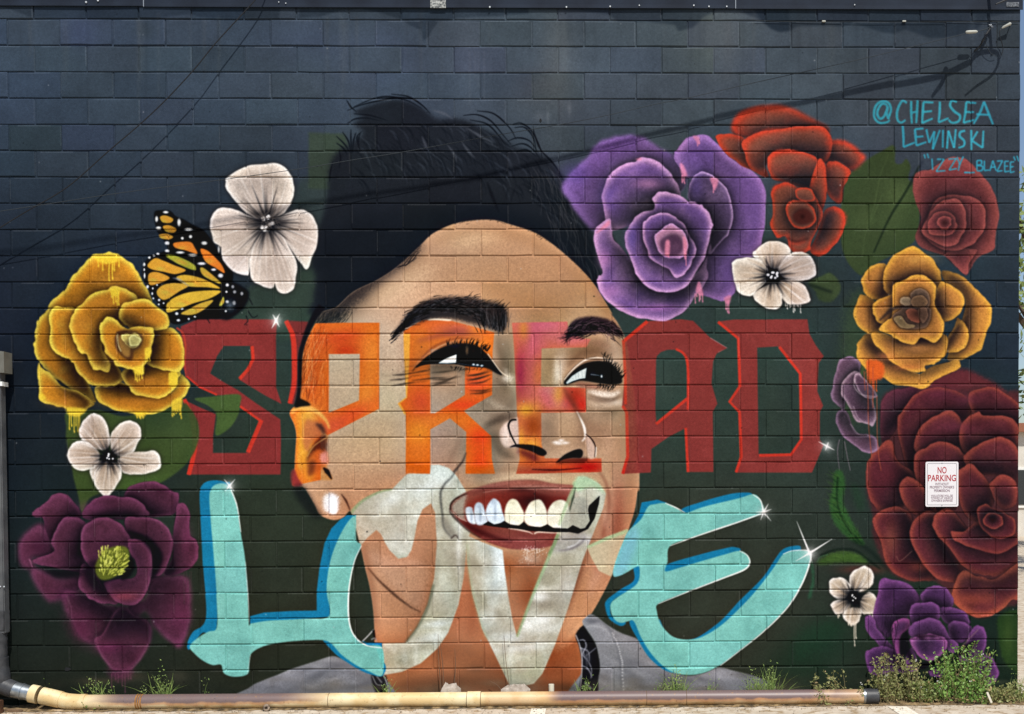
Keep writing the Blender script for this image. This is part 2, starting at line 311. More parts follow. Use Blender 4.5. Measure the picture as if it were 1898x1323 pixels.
def word_over(p, holes=None):
    M = full(p if isinstance(p, list) else [p], .6)
    if holes is not None: M = M*(1-full(holes, .6))
    return M
RED = '87302f'; RS = 'cc3324'
SPREAD_S = Z(kT,'62,140 190,84 780,88 768,200 770,400 768,590 810,716 700,660 575,585 495,535 570,470 602,290 578,284 380,284 330,360 280,490 390,560 480,610 620,710 800,830 806,1000 802,1240 150,1240 108,1242 170,1000 130,780 75,680 200,740 322,792 300,960 300,1080 545,1080 610,950 660,842 500,730 490,650 330,652 220,600 105,510 60,400')
def letters():
    p = SPREAD_S
    fill(p,RED,1,.7,sm=False); 
    p2 = Z(kT,'835,95 1010,105 1000,220 940,300 925,420 930,600 900,720 860,712 880,560 890,330 870,190')
    fill(p2,'7e2c2c',.9,1,sm=False)
    A = Z(kL,'340,62 600,48 690,60 740,110 820,190 950,268 870,310 842,370 830,540 875,695 840,755 845,1218 640,1218 625,885 500,950 370,1042 365,1222 150,1232 185,1150 185,760 145,710 165,500 150,215')
    hA = Z(kL,'405,365 412,330 440,300 490,282 560,280 600,295 635,330 642,380 640,660 520,760 408,852 400,740')
    D = Z(kL,'880,65 1000,50 1565,48 1580,160 1630,250 1690,330 1650,385 1640,600 1685,710 1660,760 1660,970 1690,1010 1640,1130 1600,1222 1010,1222 1055,1130 1052,760 965,680 1040,560 1045,200')
    hD = Z(kL,'1180,265 1340,255 1500,460 1515,960 1430,1080 1190,1080')
    for P,h in ((A,hA),(D,hD)):
        M = word_over(P,h); comp(0,0,M*.96,col('8a3330')*1.0)
    CVm = full([A],1)*(1-full(hA,1))+full([D],1)*(1-full(hD,1))
    comp(0,0,np.clip(CVm,0,1)*np.clip(N2*1.6,0,1)*.5,col('9c4440'))
    # bright edges
    def E(K,s,w): stroke(Z(K,s),RS,w/K[2],w/K[2],.95,.6,sm=False)
    E(kT,'590,285 598,380 560,460 498,530',26); E(kT,'105,510 200,590 330,648',14)
    stroke(Z(kT,'88,680 130,780 158,900 165,1020 150,1120 120,1242'),RS,7,8,.95,.6,wm=10)
    E(kT,'500,732 655,842',18); E(kT,'660,835 560,1075',32)
    stroke(Z(kT,'30,150 75,190 95,280 92,400 100,520'),'b83c2c',4,2,.9,.6)
    stroke(Z(kT,'842,98 895,220 905,400 903,560 870,712'),RS,8,8,.95,.7,wm=10)
    E(kL,'338,64 150,222',26); E(kL,'155,215 170,500 172,700',22); E(kL,'150,712 180,760 188,1100 150,1232',24)
    stroke(Z(kL,'555,275 615,310 645,380 652,560 648,740'),RS,4,4,.95,.6,wm=5)
    E(kL,'645,655 405,850',22); E(kL,'632,880 650,1218',20)
    E(kL,'880,68 1035,195 1048,560 968,680 1045,760 1058,1100 1018,1220',22); E(kL,'1350,260 1510,465 1518,970 1440,1085 1195,1092',22)
    stroke(Z(kL,'820,190 950,268 880,300'),'c08a90',1.5,1,.6,.5,sm=False)
    # the part of the word that crosses the face is glazed in oranges
    setclip(MF)
    Pm = word_over([Z(kT,'860,690 900,400 960,200 1050,118 1300,112 1537,112 1532,752 1150,948 1100,900 1100,1280 860,1330')], Z(kT,'1160,345 1392,343 1386,690 1160,782'))
    comp(0,0,Pm*.95,col('d3641f'))
    setclip(MF*Pm)
    glow(585,680,18,90,'bc4d1c',.7,8); glow(630,625,45,16,'c8481f',.8,-8); glow(640,650,28,16,'c23f1c',.8); glow(690,660,22,60,'df8230',.85); glow(680,740,24,40,'df8a36',.8); glow(600,710,16,60,'d06a26',.6)
    glow(650,770,50,16,'d8582c',.8,-28); glow(620,790,30,18,'cf5a38',.7); glow(570,770,20,20,'dc9a3c',.95)
    glow(560,820,12,60,'d8962c',.95); glow(574,850,9,40,'d79a34',.9)
    hairs(Z(kT,'1020,140 980,300 970,450 960,620'),230,26,(100,92),'6b2c14',1.1,6,.5,10,.08,10,'e08a4a')
    hairs(Z(kT,'1080,130 1060,300 1050,450 1060,620'),150,26,(104,92),'8a3516',1.1,9,.4,10,.08,12,'e8a060')
    setclip(MF)
    Rm = word_over([Z(kU,'190,172 330,92 520,92 700,140 855,182 842,330 838,640 630,757 832,942 836,1110 860,1217 645,1217 650,912 530,810 385,892 385,1217 205,1217 208,960 205,780 150,702 213,660 200,400')], Z(kU,'385,305 640,305 640,640 420,775 385,775'))
    comp(0,0,Rm*.96,col('d2681f'))
    setclip(MF*Rm)
    for g in [(800,600,70,20,'d4602a',.8),(860,610,40,14,'a8504a',.7),(775,640,22,40,'c06a28',.7),(880,630,16,40,'de7c28',.8),(780,745,26,32,'c9502a',.9),(775,800,30,26,'e08428',.9),(775,850,24,26,'d8742a',.8),(770,870,26,16,'c25a18',.7),
       (880,710,34,26,'d8532c',.9),(860,750,40,12,'dc4a22',.9),(890,810,24,22,'d6481f',.9),(890,850,20,30,'dc4c1c',.9),(888,873,24,8,'c85a14',.7),(815,780,30,10,'e07a2e',.8)]: glow(*g)
    setclip(MF); fill(Z(kU,'190,190 238,190 232,400 215,660 165,702 205,770 200,790 148,704 208,655 195,400'),'dc9a3a',.9,.7,sm=False)
    Em = word_over([Z(kU,'985,112 1390,103 1400,190 1520,228 1560,230 1530,290 1200,298 1195,580 1525,588 1527,765 1198,770 1200,1000 1225,1105 1640,1105 1642,1205 1015,1218 1042,1110 1022,770 1000,300')])
    comp(0,0,Em*.93,col('c4623c')); setclip(MF*Em)
    for g in [(1010,600,60,24,'c4606c',.95),(990,640,22,50,'bc5264',.95),(1060,625,60,20,'bc6468',.9),(970,610,10,24,'c47c34',.8),(965,690,13,46,'9c3048',.95),(985,690,16,50,'b85858',.7),(997,730,10,60,'c8743a',.8),(1020,725,40,22,'c05a62',.85),(1040,745,30,14,'c2606c',.9),
       (1035,730,12,24,'d09a3c',.7),(975,760,18,14,'dd9a36',.95),(988,790,18,24,'9e4a1c',.9),(985,825,20,16,'df9334',.95),(965,820,8,30,'dc9638',.8),(975,845,24,10,'d9842c',.7),(1065,735,20,24,'aa3a26',.95),(1078,750,12,14,'c03426',.9),
       (990,860,30,14,'b04c22',.8),(1040,865,30,9,'cc5528',.9),(1090,865,34,12,'b4241c',.95),(1000,873,50,7,'a82c1c',.8)]: glow(*g)
    stroke(Z(kU,'1130,1185 1250,1190 1350,1188 1500,1175'),'4c1614',2,1,.9,.7,wm=3.5)
    setclip(None)
    # ear modelling over the glaze
    setclip(MF)
    stroke(Z(kT,'880,780 930,745 1000,745 1080,780 1140,840 1165,900'),'e0a04a',6,3,.9,1.5,wm=9)
    fill(Z(kT,'990,830 1040,840 1100,860 1135,920 1110,950 1040,1000 1000,1080 960,960'),'b86a3c',.8,3)
    fill(Z(kT,'1060,860 1110,870 1140,930 1120,935 1090,900'),'4a2c24',.8,2.5)
    fill(Z(kT,'1140,945 1145,1060 1120,1110 1080,1060 1000,1150 1010,1080 1060,1000 1110,950'),'4c2018',.75,2.5)
    fill(Z(kT,'1130,1060 1150,1160 1060,1230 1010,1240 1010,1120 1070,1060'),'c05a24',.75,3)
    fill(Z(kT,'1095,1100 1140,1070 1150,1150 1110,1150'),'d88a7c',.8,2.5)
    fill(Z(kT,'1010,1150 1060,1140 1050,1220 1010,1250'),'5e3020',.6,3)
    stroke(Z(kT,'1120,1190 1150,1220 1182,1275'),'2c1510',3,2,.95,1,wm=9)
    stroke(Z(kT,'960,800 970,900 970,980'),'e6a24c',2,2,.7,.8); stroke(Z(kT,'1000,1060 940,1100 950,1200'),'e0a03c',3,5,.6,2)
    stroke(Z(kT,'1150,960 1050,1030 1000,1110'),'e8ae60',1.6,1,.7,.8)
    setclip(None)
    fill(Z(kT,'880,1225 905,1200 930,1260 960,1320 900,1330 880,1290'),'8c3434',.9,1.5)
    # dark sideburn line
    stroke(Z(kT,'1110,-10 1060,60 1000,180 955,330 945,480 940,620 920,735'),'15151b',15,6,.97,1.2,wm=8)
    fill(Z(kT,'905,740 930,670 960,680 1000,700 1025,725 960,735'),'1c1416',.95,1.5)
    fill(Z(kF,'90,310 160,305 200,360 250,450 290,520 220,520 120,400'),'15171b',.6,4)

def features():
    setclip(MF)
    def wash(K,S,c,w,a,b=4,w2=None): stroke(Z(K,S),c,w*.5,(w2 or w)*.5,a,b,wm=w)
    K=kNN
    wash(K,'740,90 745,200 790,330 850,430','66503e',13,.6,5); wash(K,'800,120 820,250 850,380','7d6754',12,.5,5)
    wash(K,'790,380 830,450 850,520','d9c2ae',9,.65,4); wash(K,'700,470 780,500 840,500','6a5240',7,.45,3)
    wash(K,'880,560 860,660 820,720 760,740','604a3a',12,.5,6); wash(K,'640,640 740,690 860,735','d2bca4',7,.45,4); wash(K,'660,770 770,760 880,740','715a48',5,.5,2.5)
    wash(K,'620,880 700,820 800,790 900,760','4a382c',12,.55,5); wash(K,'690,900 720,1000 790,1080 870,1100','5a4636',13,.6,6); wash(K,'720,1040 800,1100 900,1130','4a382c',8,.45,5)
    wash(K,'1110,800 1150,850 1200,880','7c604a',14,.5,7); wash(K,'1100,520 1180,560 1240,540','b89a7c',14,.4,6); wash(K,'1140,260 1180,330 1170,420','8a6a4e',13,.5,6)
    wash(K,'1230,280 1230,380 1260,480','e0cab8',7,.7,3.5); wash(K,'1290,240 1270,300 1300,380','cdb09a',10,.5,5)
    wash(K,'1320,360 1390,280 1480,235 1600,235 1700,270','6d4c36',9,.7,4); wash(K,'1480,150 1580,160 1680,200','8a5a50',10,.4,5); wash(K,'1690,150 1740,210 1765,300','dcc4b2',7,.7,3.5)
    wash(K,'1490,560 1580,590 1680,600 1760,570','e6d4c4',8,.8,3); wash(K,'1480,620 1580,645 1680,650 1750,620','6a4c3a',5,.7,2.5); wash(K,'1500,670 1600,690 1700,680','cdb29a',7,.6,3.5); wash(K,'1600,720 1700,740 1770,700','6c5440',7,.45,4)
    wash(K,'1400,770 1500,850 1600,900 1680,880','8c6850',15,.5,7); wash(K,'1470,830 1540,920 1600,1040','9a745a',10,.5,5); wash(K,'1330,560 1380,680 1430,800','5c3c2c',6,.5,4); wash(K,'1650,900 1660,1000 1650,1100','b98e72',14,.5,6)
    wash(kU,'380,440 460,430 560,440 640,440','4e4234',10,.5,5); wash(kU,'390,500 500,520 620,500','8f7a64',8,.5,5); wash(kU,'400,620 500,640 600,600','a88a72',12,.4,6)
    wash(kU,'0,480 80,500 180,480','8e7a5c',5,.4,3); wash(kU,'0,540 90,560 180,540','a08c6a',5,.4,3)
    for g in [(760,890,30,18,'c79a7c',.4),(1010,905,60,5,'e0c6ac',.5),(1120,905,14,30,'c59a78',.5)]: glow(*g)
    for S,c,w,a,b in [('560,250 640,300 650,360','80604a',30,.35,12)]: pass
    # broad shade and light across the head
    W=lambda S,c,w,a,b: stroke(np.array([[float(v) for v in q.split(',')] for q in S.split()]),c,w*.5,w*.5,a,b,wm=w)
    for S,c,w,a,b in [('1075,470 1120,560 1150,640 1165,740 1170,860 1165,960','85563c',22,.5,8),('800,452 870,425 950,432 1020,470 1080,520','8a6244',16,.4,8),('900,520 960,560 1040,560 1090,530','a0683f',40,.35,16),
      ('690,560 740,530 800,500','dcbc98',34,.45,13),('850,455 890,440 930,440','dcb48c',20,.4,9),('720,600 730,660 740,730','d4b898',18,.4,9),('620,830 660,850 720,850','d0b28c',34,.35,14),('650,930 700,920 740,900','d09c74',26,.35,10),
      ('672,1000 684,1070 692,1140 695,1200','8c5e42',16,.5,6),('700,1215 800,1200 900,1230 1000,1250 1070,1230','7e4c32',40,.5,14),('740,1270 850,1262 960,1275 1060,1272','5e3c28',26,.55,8),('870,1060 880,1120 870,1180','8a4e34',16,.45,7),
      ('975,1040 985,1090 975,1130','7e4428',26,.4,10),('1130,980 1110,1050 1090,1110','c4947a',12,.45,5),('1115,950 1120,1000 1105,1060','8c4e3a',10,.5,5),('1080,1150 1060,1180 1030,1205','d09c74',14,.45,5),('640,905 650,950 680,990','9c6a4c',12,.4,6),
      ('880,880 940,870 1000,872 1060,880','8a6448',8,.45,4),('900,893 960,888 1030,889','dcc0a0',6,.5,3),('830,860 850,820 858,790','8a6450',8,.45,4),('1160,760 1150,800 1150,850','8c6248',10,.45,6),('745,880 760,940 790,960','c08c6a',14,.4,7)]: W(S,c,w,a,b)
    wash(kNN,'60,150 200,110 350,80 500,90 600,130','7e3c38',9,.55,4); wash(kNN,'150,60 300,30 450,30','b85a3c',8,.5,4)
    for oe in ('30,378 130,262 290,172 490,150 640,235 778,432','60,375 250,352 470,372 660,385','1290,495 1380,375 1530,300 1700,330 1780,450','1310,515 1420,492 1600,520 1770,515'): wash(kNN,oe,'3a2218',4,.35,2.2)
    # ---- left eye
    glow(805,655,16,60,'6e4a36',.35,60)
    for s in ['-150,430 -60,425 20,410','-170,470 -80,465 10,450','-160,520 -60,505 40,490','470,430 560,425 660,390','470,465 560,460 670,425','480,500 600,490 680,455','500,585 600,580 690,560','180,410 300,400 420,380','190,470 300,465 430,440','-20,420 120,395 170,390','0,440 170,420','-60,400 60,385','20,475 200,455 300,450','170,500 300,480 400,430','180,520 260,500 380,490','480,440 600,420 680,395','480,480 600,450 690,420','500,560 620,560 690,540','-40,360 60,350','-50,500 150,480','240,460 340,440']:
        stroke(Z(kNN,s),'3a2a20',1,.6,.75,1.1,wm=3.4)
    fill(Z(kNN,'180,345 460,360 460,440 380,400 180,450'),'4a4236',.5,5)
    stroke(Z(kNN,'30,370 80,310 170,240 280,175 400,140 520,145 620,200'),'d08a60',1.5,1,.5,1.2,wm=4)
    eye=Z(kNN,'48,368 90,320 140,276 205,232 290,192 385,168 480,166 570,190 632,242 680,300 725,362 770,428 715,405 655,372 560,364 470,356 390,340 250,336 150,340 90,352')
    fill(eye,'0e0e12',1,.9); fill(Z(kNN,'600,260 660,270 720,360 765,425 700,402 640,370 600,330'),'2a2220',.85,2)
    glow(865,648,3.5,10,'6e5038',.85); glow(878,650,8,8,'35241c',.8); glow(843,641,14,5,'23272f',.7); stroke(Z(kNN,'200,235 280,196 380,172 480,168 560,190'),'3a2c28',1.5,1,.7,1.2,wm=3)
    fill(Z(kNN,'236,330 285,298 340,274 390,256 384,326 310,328'),'dcdedd',1,.5,sm=False); stroke(Z(kNN,'250,325 320,330 385,322'),'9aa4ac',1.5,1,.8,.5)
    for x in (530,562,598): glow(760+x/4.519,600+(338+(x-530)*.15)/4.519,2.6,1.7,'e8eef2',.95)
    stroke(Z(kNN,'400,330 460,340 520,350 620,352'),'8a98a8',.6,.6,.6,.4)
    stroke(Z(kNN,'650,250 700,320 760,400 822,442'),'d8bca0',1.6,2.2,.9,.6)
    stroke(Z(kNN,'190,222 280,176 400,152'),'b89078',.8,.6,.7,.5)
    glow(941,701,10,7,'e0cbb8',.7)
    hairs(Z(kNN,'300,185 400,168 500,168 600,200 640,240'),26,10,(-112,-80),'08090d',1.4,3,.95,12,.35,1)
    hairs(Z(kNN,'500,180 560,190 640,230'),16,13,(-95,-72),'08090d',1.4,13,.95,9,.25,1)
    hairs(Z(kNN,'330,350 460,368 640,374'),16,7,(80,98),'08090d',1.2,4,.85,14,.3,1)
    stroke(Z(kNN,'90,300 180,205 290,150 400,122 520,125 600,150'),'6e3426',1.5,1,.55,1.2,wm=3); stroke(Z(kNN,'150,120 300,70 450,60 600,90'),'8c4434',3,3,.35,4,wm=9)
    stroke(Z(kNN,'640,230 665,200 670,175'),'08090d',3,1,1,.4)
    stroke(Z(kNN,'20,400 60,350 150,300'),'15110f',1,2,.8,1)
    # ---- right eye
    glow(1110,655,50,16,'7a5844',.5,-8)
    fill(Z(kNN,'1288,492 1318,446 1380,384 1450,338 1530,316 1610,314 1690,340 1745,400 1772,455 1770,495 1700,508 1600,500 1500,484 1420,478 1340,500 1302,510'),'0d1016',1,1.3)
    fill(Z(kNN,'1306,493 1356,438 1410,402 1480,368 1468,456 1420,462 1360,482 1316,504'),'bfc2c0',1,.6,sm=False)
    for s in ['1385,420 1390,465','1410,405 1412,460','1440,395 1445,455','1350,450 1370,470']: stroke(Z(kNN,s),'6c7074',1.2,.6,.5,.7)
    glow(1098,691,9,9,'27242a',.8); glow(1120,690,8,10,'1c2028',.6)
    stroke(Z(kNN,'1512,424 1550,428 1588,434'),'d0d8de',1.2,1,.6,.6); glow(1114.5,697,1.8,2.6,'e8eef2',.9)
    stroke(Z(kNN,'1290,470 1340,410 1400,350 1470,303 1560,285 1640,295 1700,320'),'d6bfae',1.5,1.5,.95,.6,wm=3.4)
    stroke(Z(kNN,'1280,470 1340,395 1400,340 1470,293 1560,272'),'4a362c',1,1,.6,.8)
    hairs(Z(kNN,'1620,325 1680,350 1735,405 1765,470'),40,12,(-62,-10),'0c0c10',1.5,5,.9,12,-.3,1.2)
    hairs(Z(kNN,'1620,270 1650,285 1700,300'),10,9,(-110,-70),'14110f',1.2,7,.8,12,.3,1)
    hairs(Z(kNN,'1580,500 1650,515 1740,510'),20,10,(100,70),'0c0c10',1.5,6,.9,14,.3,1)
    fill(Z(kNN,'1400,490 1500,500 1600,535 1500,545 1400,520'),'8e5c4c',.7,2)
    stroke(Z(kNN,'1500,600 1600,625 1700,630 1760,600'),'5a4030',1.5,1,.7,2,wm=5)
    stroke(Z(kNN,'1520,560 1600,580 1700,590 1760,560'),'e2cebc',2,2,.7,3,wm=7)
    # ---- nose
    stroke(Z(kNN,'640,850 720,810 800,790 870,760'),'4c3a2e',3,2,.55,4,wm=9)
    fill(Z(kNN,'748,930 765,870 810,825 880,795 903,800 906,1012 850,1035 800,1035 765,1000'),'c8a794',1,1.5); glow(937,805,6,18,'e2cabc',.6)
    stroke(Z(kNN,'745,920 750,980 790,1035 840,1045'),'5c4436',3,3,.55,3)
    stroke(Z(kNN,'892,803 850,808 826,840 828,880 850,940 892,1022'),'140f10',3,2,1,.6,wm=3.6)
    fill(Z(kNN,'832,1035 880,1012 960,1010 1040,1018 1110,1045 1145,1080 1120,1105 1075,1098 1020,1070 940,1045 880,1030'),'150d14',1,1)
    fill(Z(kNN,'910,1040 990,1060 1070,1100 1060,1150 960,1120 915,1090'),'5a1c24',.75,4)
    fill(Z(kNN,'1222,1165 1290,1100 1370,1060 1425,1050 1448,1075 1432,1120 1370,1122 1290,1135'),'1a1418',1,1); fill(Z(kNN,'1225,1170 1300,1130 1480,1120 1460,1165 1350,1165'),'3e1a18',.6,2.5)
    for s,w in (('1395,730 1440,820 1462,880 1466,950 1440,985',4.5),): stroke(Z(kNN,s),'f0e4da',1,1.5,.95,1,wm=w)
    for x,y,rx in ((1220,990,6),(1265,975,5),(1300,995,6),(1245,1000,7)): glow(760+x/4.519,600+y/4.519,rx,2.6,'efe2d8',.75)
    fill(Z(kNN,'1470,930 1520,970 1555,1040 1545,1120 1500,1125 1480,1040'),'c4a08c',.9,1.5)
    stroke(Z(kNN,'1470,922 1520,965 1552,1030 1545,1120'),'2c1a16',1.2,1,.9,.6,wm=2.4); stroke(Z(kNN,'1560,1030 1556,1115'),'eadccf',1.5,1.2,.9,.5)
    stroke(Z(kNN,'1290,540 1330,620 1380,700 1430,790'),'4e3024',4,2,.6,3)
    stroke(Z(kU,'650,1060 620,1130 560,1200 480,1290'),'4c3830',2,2,.75,1.2,wm=4)
    # ---- brows
    fill(Z(kD,'790,455 830,395 900,300 1000,222 1130,192 1300,192 1430,218 1560,250 1590,330 1562,432 1480,415 1400,388 1300,365 1200,342 1080,342 980,368 880,400'),'231c1e',.82,3)
    hairs(Z(kD,'860,380 950,300 1050,260 1180,260 1300,280 1420,300'),260,18,(-48,14),'15110f',1.4,3,.8,8,.12,6,'4a4242')
    hairs(Z(kD,'1100,215 1300,215 1430,240 1560,270'),120,12,(-10,-50),'171312',1.3,9,.75,9,.1,5,'544a48')
    hairs(Z(kD,'1400,380 1500,400 1570,400'),90,26,(-110,-88),'171312',1.4,12,.8,7,.05,7,'544a48')
    hairs(Z(kD,'780,490 830,420 900,350'),70,20,(-55,-40),'18151a',1.5,14,.85,10,.1,3)
    fill(Z(kD,'1030,352 1080,343 1190,348 1180,358 1100,352'),'e8d4b8',.9,.8)
    fill(Z(kE,'640,480 655,405 700,352 800,327 900,338 980,372 1030,430 1045,465 950,442 850,440 760,458 690,468'),'33222a',.92,2)
    hairs(Z(kE,'660,440 760,400 880,400 1000,430'),230,20,(-50,25),'1e1418',1.4,21,.8,14,.2,5,'60464a')
    hairs(Z(kE,'640,485 670,450 760,460 860,440'),60,14,(130,165),'241a1c',1.2,22,.7,20,.2,3)
    # ---- ear stud
    setclip(None)
    fill(Z(kF,'300,390 335,355 400,375 405,450 395,490 345,495 305,470'),'e6e6ea',.85,3); fill(Z(kF,'345,395 390,390 395,490 350,490'),'f4f4f6',.9,1)
    stroke(Z(kF,'342,350 342,495'),'8a8a92',.9,.9,.8,.4); stroke(Z(kF,'380,420 410,375'),'f8f8f8',1.2,.6,.9,.4)
    stroke(Z(kF,'425,360 460,410 490,480'),'4e3228',1.5,1.5,.8,1,wm=4)

def wash_(K,S,c,w,a,b=2.2): stroke(Z(K,S),c,w*.4,w*.4,a,b,wm=w)
def mouth():
    setclip(MF)
    K=kMM
    # grey-green glaze of the O and the V laid over the skin
    O = Z(kW,'28,232 60,190 110,145 200,100 272,86 350,5 372,-8')
    O = np.vstack([O, Z(kF,'1048,222 1055,158 1110,156 1180,180 1230,230 1300,345 1290,390 1330,620'), Z(kW,'712,400 700,500 690,600 660,760 600,920 540,1010 440,1100 330,1150 216,1170 216,985 350,982 420,890 480,760 520,600 535,400 526,220 500,165 450,200 420,270 405,360 385,440 360,478 310,488 260,440 230,390 210,345 182,320 130,365 92,410 60,380')])
    V = Z(kW,'705,350 800,395 918,440 930,560 950,700 975,840 1003,948 1100,680 1200,440 1290,200 1335,60 1362,8 1410,12 1480,50 1522,110 1505,195 1440,360 1385,500 1300,780 1225,990 1150,1160 1100,1218 1010,1240 962,1235 870,1040 800,900 740,690 712,500')
    MO = full([O],.8); MV = full([V],.8)
    M = np.maximum(MO,MV); comp(0,0,M*.74,col('b2b8a6'))
    setclip(MF*M)
    for g in [(770,930,50,50,'c6cac0',.8),(820,880,30,26,'c3cac2',.9),(740,950,60,30,'c2bfae',.7),(700,990,40,16,'bdb49e',.7),(740,1010,30,30,'c0bdb0',.7),(750,1035,26,9,'9c9c84',.7),(845,960,16,60,'aab0a8',.7),(838,1040,20,60,'b9b6a2',.6),
      (850,1040,18,40,'8a7d6c',.45,-12),(830,1100,20,50,'b3b6a8',.8),(800,1160,40,26,'b0ac90',.8),(815,1155,30,8,'d0d6d2',.8,-8),(745,1222,16,12,'6e6c58',.75),(800,1215,60,16,'b5b6a0',.7),(720,1225,22,20,'a5a186',.7),
      (915,1010,26,26,'c2ccd0',.9,40),(915,1070,18,40,'bac6cc',.85),(890,1110,20,20,'938f78',.6),(900,1160,34,26,'b8bab0',.8),(940,1180,30,12,'ccd2d0',.7),(960,1220,50,14,'b9b9a2',.8),(970,1200,60,8,'cfd2cc',.6,-6),(985,1250,34,26,'a8a687',.8),(930,1255,24,20,'9ca082',.5),
      (1010,1140,30,20,'b5b09c',.7),(1000,1165,36,9,'d6d6cc',.75),(1010,1118,30,12,'8a8070',.6),(1025,1090,40,8,'ddd8cc',.8,-6),(1010,1070,34,20,'8f8672',.5),(1060,1000,24,30,'a59f92',.8),(1085,930,26,40,'bcbcaa',.7),(1070,970,14,30,'8a8578',.4),(1105,940,12,40,'c2c8b4',.6)]: glow(*g)
    hairs([(980,1158),(1050,1166)],70,6,(160,200),'e8e8e2',2,3,.4,40,.2,5)
    for s in ['530,380 540,520 520,640 470,780','600,400 650,470 680,560','560,380 580,450 630,540','840,730 900,820 960,880','900,1080 950,1000 1000,990','730,400 760,520 820,560']:
        stroke(Z(kW,s),'7c7464',3,2,.35,4,wm=8)
    for g in [(790,905,30,14,'d4dcd8',.6,-30),(725,925,26,12,'d8dcda',.5,-35),(860,930,12,40,'d2d6d0',.6),(850,1010,6,60,'d8dad4',.6),(862,1060,5,60,'8c8676',.5),(800,975,26,14,'8f8a78',.35),(905,1040,8,50,'a09a86',.5,-10),(930,1050,10,40,'dbe4ea',.8,-8),
      (920,990,16,10,'e0e8ea',.7,30),(890,1000,10,26,'cfd8d6',.6),(1000,1105,26,8,'e4e2da',.8),(1040,1100,26,7,'8a8476',.6),(1050,1085,20,30,'c2beb2',.6,20),(1000,1150,26,9,'e6e6e0',.8,-4),(1050,1160,24,9,'cfcec4',.6),(1085,1000,18,12,'c8c4ca',.6),(895,1195,24,8,'d8dcd8',.7,30),(865,1130,10,30,'c4c8b8',.5,-15),
      (805,1180,34,12,'d2d8d6',.6,-15),(840,1120,8,40,'9a9a88',.4,10),(780,1200,30,8,'8c8a76',.4,-20)]: glow(*g)
    rg=random.Random(8)
    for i in range(150):
        x,y=rg.uniform(660,1120),rg.uniform(880,1270); L_=rg.uniform(20,60); a_=rg.choice([1.45,1.7,1.2,.1,-.2]); stroke([(x,y),(x+math.cos(a_)*L_*.5+rg.uniform(-4,4),y+math.sin(a_)*L_*.5),(x+math.cos(a_)*L_,y+math.sin(a_)*L_)],rg.choice(['dde2de','8a8676','c4cbc0','9a8a78','d6cdb8']),2,2,rg.uniform(.12,.34),3.5,wm=rg.uniform(5,14))
    comp(0,0,np.clip(N2*1.1,0,.45)*M,col('dfe6dc')); comp(0,0,np.clip(-N2*1.0,0,.4)*M,col('948c74'))
    setclip(MF)
    stroke(Z(kW,'25,235 60,190 110,145 200,100 272,84'),'95a27a',7,3,.85,1)
    stroke(Z(kW,'1345,40 1320,110 1290,220 1200,450 1100,690 1003,945'),'98a981',8,5,.8,1.2,wm=7)
    stroke(Z(kW,'712,400 722,560 745,690 790,860 830,960'),'9ea683',5,3,.5,2)
    fill(Z(kW,'1340,30 1362,8 1420,14 1480,50 1518,110 1440,70 1345,100'),'a9c29a',.75,2.5)
    stroke(Z(kW,'515,640 480,770 420,890 350,980'),'5c5a44',5,4,.7,2)
    # crease from nose to mouth corner
    stroke(Z(kMM,'415,40 370,110 310,170 272,240 272,330 285,440 300,560 370,650'),'565450',2,2,.8,1.5,wm=4.5)
    fill(Z(kMM,'280,470 330,500 400,600 430,650 370,655 310,590'),'7c746a',.6,4); stroke(Z(kMM,'360,655 400,625 425,655'),'3c2c28',2,1.5,.8,1)
    fill(Z(kMM,'350,390 390,320 500,250 490,400 480,500 420,470'),'a89c8c',.8,2)
    # ---- lips
    lip = Z(K,'352,385 372,335 430,285 520,235 640,195 760,165 880,148 1000,140 1110,142 1250,172 1360,182 1440,195 1480,260 1520,400 1560,560 1530,600 1450,645 1330,690 1200,728 1090,745 960,748 850,738 700,690 560,610 450,520 375,430')
    ML = full(spl(lip),1.2); 
    VR = full([Z(kW,'1310,130 1362,8 1420,14 1522,110 1440,360 1385,500 1250,520 1180,490')],.8)
    comp(0,0,ML*(1-VR*.9)*MF,col('874c42')); setclip(ML*(1-VR*.9)*MF)
    for g in [(970,895,90,9,'a5604e',.8),(1010,915,80,9,'9c5a4a',.8),(1050,900,40,8,'a9685a',.8),(960,915,50,12,'7a3c34',.6),(970,930,40,14,'4e2a28',.75),(1000,935,36,14,'5a302c',.6),(900,925,40,12,'8a4238',.7),(905,960,60,10,'96453c',.6),
       (870,930,30,16,'9a6250',.6),(880,985,40,20,'5e2c2c',.7,35),(940,1005,80,16,'8a4440',.7,8),(1000,1010,60,14,'93504a',.7),(1010,1025,46,9,'a8726a',.6),(1060,930,40,20,'a06a60',.5),(1030,905,100,3,'d0a090',.35,2)]: glow(*g)
    setclip(MF)
    stroke(Z(K,'520,232 640,192 760,162 900,140 1030,136 1160,148 1300,178 1440,190'),'8c5a48',1,1,.5,2,wm=3)
    stroke(Z(K,'640,250 760,232 870,222 1090,222 1110,240'),'d8b8a4',.8,.8,.5,.5)
    for S,c,w,a in [('540,235 680,195 840,168 1000,160','b5786a',5,.5),('900,200 1060,195 1250,205 1420,220','c08a7c',4,.5),('1120,245 1250,275 1400,290','b27a6c',5,.5),('560,250 700,215 850,205','6c3630',4,.5),('860,240 980,232 1090,245','3c2222',8,.6),
       ('480,520 600,590 760,650 900,680','4a2426',9,.55),('620,640 760,690 900,715','a8655a',4,.5),('950,650 1100,665 1230,650','a5645a',8,.5),('900,600 1040,640 1180,640','7a3a38',5,.5)]: wash_(K,S,c,w,a)
    gum = Z(K,'480,400 520,330 600,290 720,262 860,240 1000,235 1110,250 1250,262 1400,290 1440,400 1400,520 1000,500 700,500 500,480')
